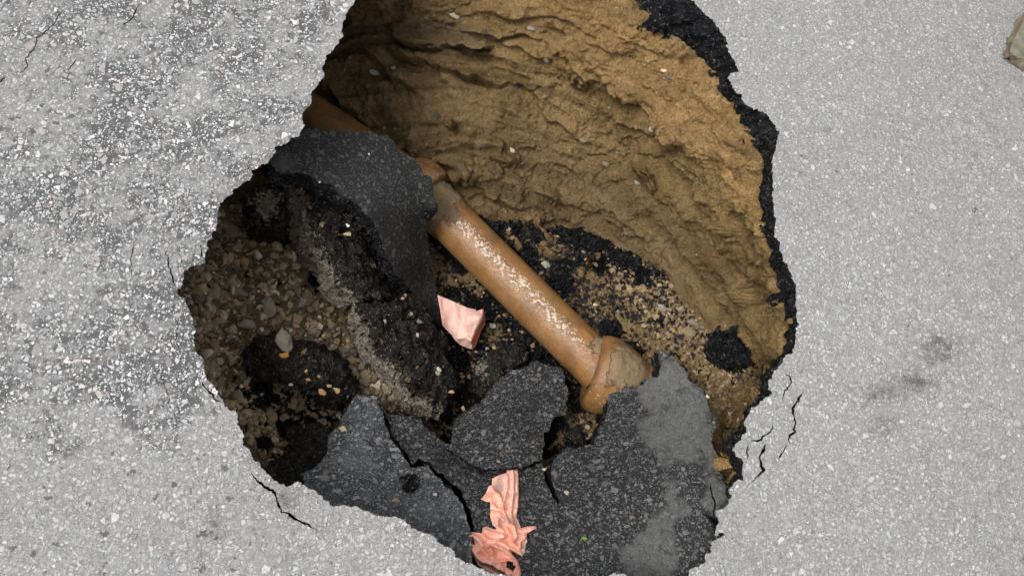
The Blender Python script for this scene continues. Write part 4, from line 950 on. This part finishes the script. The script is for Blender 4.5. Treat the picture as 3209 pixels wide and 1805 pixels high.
for k, (x, y, r, ro, c, lb) in enumerate(STONES):
    g, nn = ground(x, y); s = r / FPX * np.linalg.norm(g - CAM) * .88
    if k in (6, 8): g = at(x, y, -.275); nn = np.array([0, 0, 1.])
    stone_obj('stone', g, s, ro, c, lb, 'stone', k, .85, nn)
# stones set in / lying on the chunks and slabs
def surf_stone(x, y, z, r, ro, c, lb, k, name='pebble', mat=None, flat=.55):
    g = at(x, y, z); stone_obj(name, g, r / FPX * np.linalg.norm(g - CAM), ro, c, lb, 'pebble', k, flat, (0, 0, 1), mat, 'small pebbles on slabs and chunks', 1.3, .25)
PEB = [(1090,708,-.285,10,.7,(.85,.84,.80),'white oval pebble on the black top of the upper chunk on edge'),
 (1089,734,-.285,13,.1,(.42,.33,.17),'yellow chip just below the white oval pebble'),
 (966,1190,-.283,9,.1,(.42,.19,.05),'orange pebble, left one of a cluster on the black chunk'),
 (1010,1228,-.285,14,.3,(.40,.20,.06),'reddish orange pebble lowest in the cluster on the black chunk'),
 (1058,1225,-.31,16,.8,(.42,.26,.08),'yellow-orange pebble, right one of the cluster on the black chunk'),
 (1030,1208,-.295,10,.3,(.34,.27,.15),'dull yellow pebble between the cluster pebbles'),
 (1000,1180,-.285,8,.3,(.36,.12,.03),'small dark orange pebble at the top of the cluster'),
 (960,1163,-.27,9,1.2,(.50,.27,.06),'amber pebble alone on the upper side of the black chunk'),
 (912,1205,-.30,8,0,(.32,.31,.22),'pale green pebble on the lower left of the black chunk'),
 (1262,935,-.40,9,0,(.30,.20,.11),'tan pebble, lower of two near the crack of the lower chunk'),
 (1270,925,-.42,7,0,(.32,.17,.09),'reddish pebble, upper of two near the crack of the lower chunk'),
 (1207,1008,-.335,9,1,(.34,.28,.19),'cream pebble on the upper left of the lower chunk'),
 (1290,985,-.375,11,1,(.24,.17,.16),'pinkish grey pebble in the middle of the lower chunk'),
 (1308,1050,-.38,10,1,(.34,.33,.28),'glossy grey pebble on the lower chunk left of the cloth'),
 (1312,1008,-.38,14,.4,(.13,.15,.12),'dull green flat stone on the lower chunk'),
 (1375,1158,-.42,11,.6,(.38,.40,.40),'bluish white pebble at the right foot of the lower chunk'),
 (1373,1172,-.42,14,.5,(.34,.24,.15),'tan striped pebble just below the bluish white one'),
 (1414,1228,-.445,10,0,(.45,.25,.10),'orange disc-shaped pebble at the bottom of the lower chunk'),
 (1241,1568,-.16,14,0,(.22,.16,.07),'brown pebble lying on the blue-grey slab'),
 (1284,1498,-.215,8,0,(.10,.085,.05),'small dark brown stone on top of the black clod on the slab'),
 (1365,1548,-.19,9,0,(.45,.32,.30),'pinkish white fleck on the blue-grey slab'),
 (1452,1278,-.44,11,1.4,(.33,.22,.09),'brown pebble in the gap above the pointed slab'),
 (1076,1345,-.30,16,.4,(.42,.33,.17),'yellow flaky stone on the left edge of the blue-grey slab'),
 (1662,1750,-.17,15,0,(.06,.045,.04),'dark brown stone right of the crumpled cloth'),
 (1653,1728,-.17,9,0,(.17,.16,.12),'small olive pebble above the dark brown stone'),
 (1705,1470,-.275,8,0,(.42,.36,.24),'cream chip in the crack between the slabs'),
 (1775,1543,-.235,10,.5,(.36,.31,.21),'cream chip on the large slab right of the cloth'),
 (1984,1618,-.18,9,0,(.28,.14,.08),'round terracotta pebble on the dark part of the large slab'),
 (1563,1445,-.265,8,0,(.30,.18,.11),'tan pebble near the lower edge of the pointed slab'),
 (2216,1243,-.235,11,0,(.55,.56,.52),'pale grey stone on the right broken edge of the large slab'),
 (1001,572,-.175,6,0,(.55,.62,.58),'tiny bright chip on the front edge of the bent slab'),
 (1156,484,-.205,5,1,(.50,.50,.46),'tiny white chip on the bent slab'),
]
for k, a_ in enumerate(PEB): surf_stone(a_[0], a_[1], a_[2], a_[3] * .78, a_[4], tuple(v * .72 + .2 * sum(a_[5]) / 3 for v in a_[5]), a_[6], k + 3)
gp = at(1286, 1515, -.19); 
po = [(1262,1500),(1275,1490),(1300,1495),(1308,1515),(1305,1550),(1290,1553),(1268,1530)]
lump(po, [(1262,1500,-.225),(1300,1495,-.22),(1305,1550,-.20),(1268,1530,-.21),(1286,1520,-.19)], 'black clod lying alone on the blue-grey slab', 90, .02)
leafp = at(1831, 1686, -.172)
stone_obj('leaf_scrap', leafp, .006, .1, (.10, .26, .03), 'tiny round green leaf scrap on the dark slab right of the crumpled cloth', 'leaf', 5, .3, group='plant scraps')
# clay fingers smeared on the rubble
def finger(pts, lab, k, wd0=17):
    pts = np.array(pts, float); p = dense(pts, 6, False); p = jag(p, 4, 20, k); t = np.gradient(p, axis=0); t /= np.linalg.norm(t, axis=1, keepdims=True); nn = np.stack([-t[:, 1], t[:, 0]], 1)
    s = np.linspace(0, 1, len(p)); w = wd0 * (.55 + .45 * np.sin(s * 3 * math.pi) ** 2) * np.minimum(1, 8 * np.minimum(s, 1 - s) + .3)
    poly = np.concatenate([p + nn * w[:, None], (p - nn * w[:, None])[::-1]])
    ct = [(q[0], q[1], ground(q[0], q[1])[0][2] + .002) for q in poly[::5]] + [(q[0], q[1], ground(q[0], q[1])[0][2] + (.020 if k < 106 else .045)) for q in p[2:-2:3]]
    piece('clay_clod', poly, ct, .02, MAT_SOIL, lab, 'clay clod', 'clay clods on the tar rubble', grid=4, rough=.6, attrs={'tar': blobs([], -2), 'dull': blobs([], .3), 'band': blobs([], .5 if k >= 106 else 0)}, seed=k, K=4, jagg=(4, 12))
finger([(1678,680),(1692,705),(1712,735),(1728,755)], 'upper finger-shaped tan clay clod dropping from the soil wall', 101)
finger([(1706,748),(1722,790),(1738,815)], 'lower finger-shaped tan clay clod on the tar rubble', 102, 16)
finger([(1615,750),(1625,775),(1632,795)], 'short round tan clod between pipe and finger-shaped clods', 103, 13)
finger([(1880,790),(1860,808),(1848,826)], 'small forked tan clod on the tar right of the finger-shaped ones', 104, 9)
finger([(1830,835),(1815,870),(1812,880)], 'tan clod standing up in the middle of the rubble floor', 105, 14)
finger([(2004,528),(2030,552),(2046,588),(2050,606)], 'bent finger-like clay clod high on the right part of the soil wall', 106, 17)
finger([(1790,232),(1815,252),(1842,276)], 'smooth pale clay knob under the long dark ledge of the soil wall', 107, 20)
finger([(1398,362),(1412,385),(1420,402)], 'hanging clay knob on the left part of the soil wall', 108, 16)
WALLST = [(1428,46,14,.3,(.36,.32,.24),'pale round stone near the top of the soil wall'), (1172,226,13,.1,(.24,.23,.19),'grey shell-like stone at the left of the soil wall'),
 (1246,228,9,.1,(.22,.21,.17),'small grey stone just right of the shell-like stone'), (1719,180,10,1.3,(.10,.10,.095),'round dark stone under the long ledge'), (1375,367,12,0,(.05,.048,.045),'flat blackish stone on the left half of the soil wall'),
 (2042,404,15,1.0,(.30,.30,.25),'pale angular stone in the middle of the right soil wall'), (1670,87,11,.2,(.20,.20,.18),'grey stone set high in the middle of the soil wall'), (2378,805,7,.9,(.75,.73,.68),'tiny white chip near the right rim on the soil wall'),
 (1600,473,9,1.0,(.40,.36,.26),'slim pale sliver in the centre of the soil wall'), (2102,243,12,.4,(.12,.11,.095),'dark stone high on the bright upper soil wall'), (2080,225,10,.3,(.50,.43,.28),'cream stone beside the dark stone on the bright upper wall'),
 (1416,8,14,.5,(.17,.125,.07),'brown lump at the very top edge of the soil wall'), (1830,430,12,.6,(.20,.18,.13),'dull grey stone in the upper middle of the soil wall'), (2000,572,9,.2,(.26,.25,.2),'small grey stone left of the bent finger-like clod'),
 (1903,512,14,.2,(.20,.175,.12),'flat grey-brown stone in the centre right of the soil wall'), (1618,276,8,.2,(.07,.065,.055),'small black stone below the second ledge'), (2250,310,7,.4,(.06,.055,.05),'small black stone close to the upper right rim'), (2245,757,12,.4,(.15,.13,.10),'dark grey stone on the lower right soil wall')]
for k, (x, y, r, ro, c, lb) in enumerate(WALLST):
    g, nn = ground(x, y); stone_obj('stone', g, r / FPX * np.linalg.norm(g - CAM), ro, c, lb, 'stone', k + 5, .7, nn, group='stones set in the soil wall')
# shard of brown pipe at the right
sh = [(2283,1298),(2325,1320),(2320,1334),(2284,1310)]
piece('pipe_shard', sh, [(2283,1298,-.33),(2325,1322,-.31),(2320,1334,-.32)], .012, MAT_PIPE, 'small flat brown pipe shard stuck in the gap at the right rim', 'pipe shard', grid=5, attrs={'streak': blobs([], -1), 'mud': blobs([], .1), 'grime': blobs([], 0)}, seed=110, K=2, jagg=(1, 9), und=0)

# ------------------------------------------------------------------ pink cloths
def mat_cloth():
    m = M('pink_nonwoven_cloth', .92, .06)
    n = m.noise(30, 4, .6); f = m.noise(500, 3, .7)
    c = m.ramp(n, [(.3, (.79, .36, .26)), (.5, (.86, .46, .35)), (.72, (.88, .55, .45))])
    c = m.mix(m.ss(m.attr('pale'), 0, 1), c, m.mix(m.ss(m.noise(90, 4, .75), .3, .7), (.60, .31, .25), (.76, .52, .46)))
    c = m.mix(m.ss(f, .6, .8, 0, .35), c, (.5, .2, .13))
    st = m.ss(m.math('ADD', m.attr('dirt'), m.math('MULTIPLY_ADD', m.noise(70, 4, .7), 1, -.5)), .35, .65); c = m.mix(m.math('MULTIPLY', st, .8), c, m.mix(f, (.30, .21, .18), (.52, .40, .36)))
    m.b.inputs['Subsurface Weight'].default_value = 0; m.b.inputs['Subsurface Radius'].default_value = (.01, .004, .003); m.b.inputs['Subsurface Scale'].default_value = .5
    wv = m.noise(60, 4, .6, dist=1.2)
    return m.done(c, m.bump(f, .0012, .8, m.bump(wv, .004, .6)))
MAT_CLOTH = mat_cloth()
def mat_cloth_flat():
    m = M('folded_pink_cloth', .9, .05)
    mp = m.n('Mapping'); m.put(mp.inputs['Vector'], m.co); mp.inputs['Rotation'].default_value = (0, 0, .25); mp.inputs['Scale'].default_value = (1, .22, 1)
    st = m.noise(55, 4, .65, co=mp.outputs[0]); f = m.noise(450, 3, .7)
    c = m.mix(m.ss(st, .35, .65), (.60, .30, .235), (.76, .50, .435)); c = m.mix(m.ss(f, .35, .7, 0, .35), c, (.80, .62, .56))
    c = m.mix(m.ss(m.attr('pale'), .15, -.5), c, (.50, .16, .085))  # strip right of the fold: its shade painted as darker orange
    return m.done(c, m.bump(f, .0006, .5))
MAT_CLOTH2 = mat_cloth_flat()
def F_(x, y): return (1200 + x / 3.22, 1355 + y / 3.22)
def folds(lst, kx=1.0, edge_=None, nz_=.003, wk=1.0):
    L = [(np.array([F_(*p) for p in pts]) if sc_ else np.array(pts, float), h, w) for pts, h, w, sc_ in lst]
    def f(p):
        z = np.zeros(len(p)); pw = p + 2.2 * np.stack([fbm(np.concatenate([p / 12, np.full((len(p), 1), 1.)], 1), 2, 5), fbm(np.concatenate([p / 12, np.full((len(p), 1), 7.)], 1), 2, 6)], 1)
        for pts, h, w in L:
            d, _, _ = segdist(pw, pts); z = z + kx * h * np.exp(-(np.abs(d) / (w * wk)) ** 1.5)
        return z * (smooth(0, 7, segdist(p, edge_, True)[0]) if edge_ is not None else 1) + nz_ * fbm(np.concatenate([p / 14, np.full((len(p), 1), 3.)], 1), 3, 8)
    return f
CL = [F_(*p) for p in [(1250,375),(1300,362),(1362,360),(1368,480),(1370,640),(1362,780),(1345,850),(1385,940),(1392,965),(1460,945),(1540,940),(1550,960),(1480,1000),(1450,1020),(1455,1100),(1440,1130),(1430,1210),(1405,1248),(1340,1215),(1290,1190),(1310,1230),(1360,1290),(1390,1380),(1395,1420),(1380,1470),(1230,1500),(1150,1440),(1050,1390),(960,1330),(900,1220),(865,1130),(855,1075),(830,1045),(900,1000),(1000,1015),(1010,960),(1040,945),(1120,975),(1150,970),(1110,930),(1085,860),(1085,780),(1085,700),(1040,695),(990,672),(1040,610),(1070,540),(1105,525),(1100,465),(1170,430),(1250,405)]]
czf = rbf(zb)
cl_ctrl = [(x, y, float(czf(x, y)) + .008) for x, y in CL[::3]] + [(x, y, float(czf(x, y)) + .010) for x, y in [F_(1150,1150), F_(1250,700), F_(1250,1050), F_(1050,1200)]]
ridge = folds([([(1310,370),(1320,600),(1290,800),(1310,900)], .014, 8, 1), ([(1365,380),(1366,700),(1345,850)], .010, 5, 1), ([(1255,390),(1260,560),(1220,700),(1230,800),(1270,900)], .014, 5, 1),
 ([(1105,540),(1130,600),(1170,620),(1200,700),(1215,770)], .015, 6, 1), ([(1000,670),(1060,640),(1110,580)], .012, 7, 1), ([(1090,700),(1140,760),(1215,775)], .012, 6, 1),
 ([(1090,790),(1160,800),(1240,860),(1265,900)], .016, 6, 1), ([(1100,880),(1130,940),(1220,1000)], .014, 6, 1), ([(1160,860),(1155,950)], .012, 5, 1),
 ([(1270,900),(1330,960),(1350,1040),(1320,1100)], .020, 9, 1), ([(1390,980),(1460,955),(1545,945)], .015, 6, 1), ([(1380,1040),(1450,1010)], .012, 6, 1), ([(1240,960),(1290,1030),(1300,1100)], .016, 7, 1),
 ([(1010,960),(1080,1000),(1220,1040)], .018, 8, 1), ([(1010,1020),(1060,1090),(1140,1090),(1220,1050)], .016, 7, 1), ([(830,1045),(900,1030),(960,1080),(990,1140),(970,1200)], .017, 8, 1),
 ([(990,1090),(1010,1180),(1060,1240),(1110,1210),(1060,1150)], .018, 8, 1), ([(1060,1150),(1120,1140),(1200,1170),(1290,1230),(1350,1290),(1385,1390)], .024, 10, 1),
 ([(870,1120),(920,1230),(1000,1300),(1100,1330),(1200,1400)], .020, 9, 1), ([(960,1210),(1050,1290),(1150,1310),(1250,1290)], .016, 7, 1), ([(1160,1080),(1240,1140),(1330,1190),(1400,1240)], .014, 7, 1),
 ([(1330,1130),(1380,1160),(1390,1100),(1450,1060)], .014, 7, 1), ([(1180,1350),(1260,1440),(1300,1490)], .018, 8, 1), ([(1100,1200),(1120,1270)], .014, 7, 1), ([(1290,1420),(1340,1460),(1390,1440)], .016, 8, 1)], 1.35, CL, .003, .8)
HOLE = [F_(*p) for p in [(1245,1290),(1290,1290),(1325,1330),(1330,1390),(1290,1400),(1255,1340)]]
def dirt(p):
    return .9 * np.exp(-((p[:, 0] - F_(1180,0)[0]) / 17) ** 2 - ((p[:, 1] - F_(0,520)[1]) / 40) ** 2) + .7 * np.exp(-((p[:, 0] - F_(1420,0)[0]) / 18) ** 2 - ((p[:, 1] - F_(0,1180)[1]) / 28) ** 2) + .75 * np.exp(-((p[:, 0] - F_(1210,0)[0]) / 15) ** 2 - ((p[:, 1] - F_(0,900)[1]) / 26) ** 2)
cloth2 = piece('cloth', CL, cl_ctrl, .0018, MAT_CLOTH, 'crumpled salmon pink cloth lying on the dark slabs at the bottom of the picture', 'cloth', grid=2.2, edge_step=2.2, jagg=(.5, 12), und=0, K=1, ridge=ridge,
   attrs={'pale': blobs([(F_(1310,0)[0], F_(0,560)[1], 14, 60, .6)], .1), 'dirt': dirt}, seed=120, cracks=[([F_(1262,1290), F_(1280,1330), F_(1305,1370), F_(1310,1400)], 22)])
def H_(x, y): return (1200 + x / 3.22, 750 + y / 3.22)
C1 = [H_(*p) for p in [(550,562),(640,598),(720,632),(850,690),(935,708),(940,726),(1012,700),(1020,745),(1037,790),(1030,860),(990,930),(960,1010),(935,1080),(910,1110),(850,1095),(780,1065),(730,1020),(690,960),(640,910),(600,870),(590,800),(575,700)]]
c1c = [(*H_(555,570),-.52),(*H_(935,708),-.57),(*H_(1020,745),-.59),(*H_(1030,860),-.62),(*H_(910,1110),-.615),(*H_(780,1065),-.585),(*H_(600,870),-.55),(*H_(880,1000),-.565),(*H_(980,800),-.565),(*H_(760,850),-.545)]
rd1 = folds([([H_(1015,720), H_(1000,800), H_(940,900), H_(890,1020)], .010, 7, 0), ([H_(890,1020), H_(900,1100)], .012, 7, 0), ([H_(760,1000), H_(830,990), H_(880,1020)], .012, 6, 0), ([H_(1035,800), H_(1000,900), H_(960,1000)], -.014, 7, 0), ([H_(560,600), H_(600,750), H_(620,860)], .006, 9, 0), ([H_(720,640), H_(760,800)], .004, 10, 0)], 1.0, None, .0006)
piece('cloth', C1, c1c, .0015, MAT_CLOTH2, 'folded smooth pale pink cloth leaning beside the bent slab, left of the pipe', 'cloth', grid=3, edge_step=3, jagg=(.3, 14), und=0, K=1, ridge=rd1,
   attrs={'pale': (lambda p: np.where(segdist(p, [H_(1000,715), H_(1005,800), H_(950,900), H_(890,1020), H_(900,1110)])[1] < 0, -1., .6) * smooth(0, 4, segdist(p, [H_(1000,715), H_(1005,800), H_(950,900), H_(890,1020), H_(900,1110)])[0])), 'dirt': blobs([], -.3)}, seed=122)  # negative values mark the painted shade strip right of the fold

# ------------------------------------------------------------------ block at the right edge of the picture
def mat_block():
    m = M('olive_painted_block', .7, .3); n = m.noise(30, 5, .7); c = m.ramp(n, [(.3, (.08, .08, .055)), (.55, (.14, .138, .10)), (.75, (.21, .20, .155))])
    c = m.mix(m.ss(m.attr('mud'), .3, .8, 0, .8), c, (.20, .10, .055)); return m.done(c, m.bump(n, .003, .8))
BK = [(3163,163),(3172,140),(3183,112),(3195,88),(3209,62),(3260,0),(3330,-40),(3420,60),(3400,180),(3300,215),(3209,186),(3185,176)]
piece('stone_block', BK, [(3163,163,.03),(3209,62,.034),(3330,-40,.036),(3400,180,.036),(3209,186,.03)], .033, mat_block(), 'olive-grey weathered block on the road, cut by the right edge of the picture', 'block', grid=7, rough=.25,
      attrs={'mud': lambda p: smooth(7, 1, segdist(p, BK, True)[0]) * .5}, seed=130, K=5, jagg=(2, 14))

# loose grit on the road ---------------------------------------------------------
def grit():
    r = np.random.RandomState(5); Vs = []; Fs = []; Ts = []; o = 0; k = 0
    rimp = np.array(RIM, float)
    while k < 420:
        if r.rand() < .55:
            q = rimp[r.randint(len(rimp))] + r.randn(2) * 26
        else: q = r.uniform((-60, -40), (3260, 1860))
        if inside(rimp, q[None])[0] or segdist(q[None], rimp, True)[0][0] < 8: continue
        k += 1; P = at(q[0], q[1], 0.0); s = r.uniform(.0015, .0045); V, F = SHAPES[r.randint(16)]
        V = (V * s * np.array([1, .8, .5])) @ rotm(r.uniform(-3, 3), 0, 0).T + P + np.array([0, 0, s * .25]); Vs.append(V); Fs.append(F + o); o += len(V)
        c = [(.42, .42, .40), (.30, .30, .30), (.5, .47, .42), (.20, .20, .20)][r.randint(4)]; Ts.append(np.tile(c, (len(V), 1)))
    tag(mesh_np('grit', np.concatenate(Vs), np.concatenate(Fs), MAT_STONE, {'tint': np.concatenate(Ts)}, False), 'fine pale grit strewn over the road surface near the rim', 'grit', kind='stuff')
grit()
print('verts', sum(len(o.data.vertices) for o in bpy.data.objects if o.type == 'MESH'))
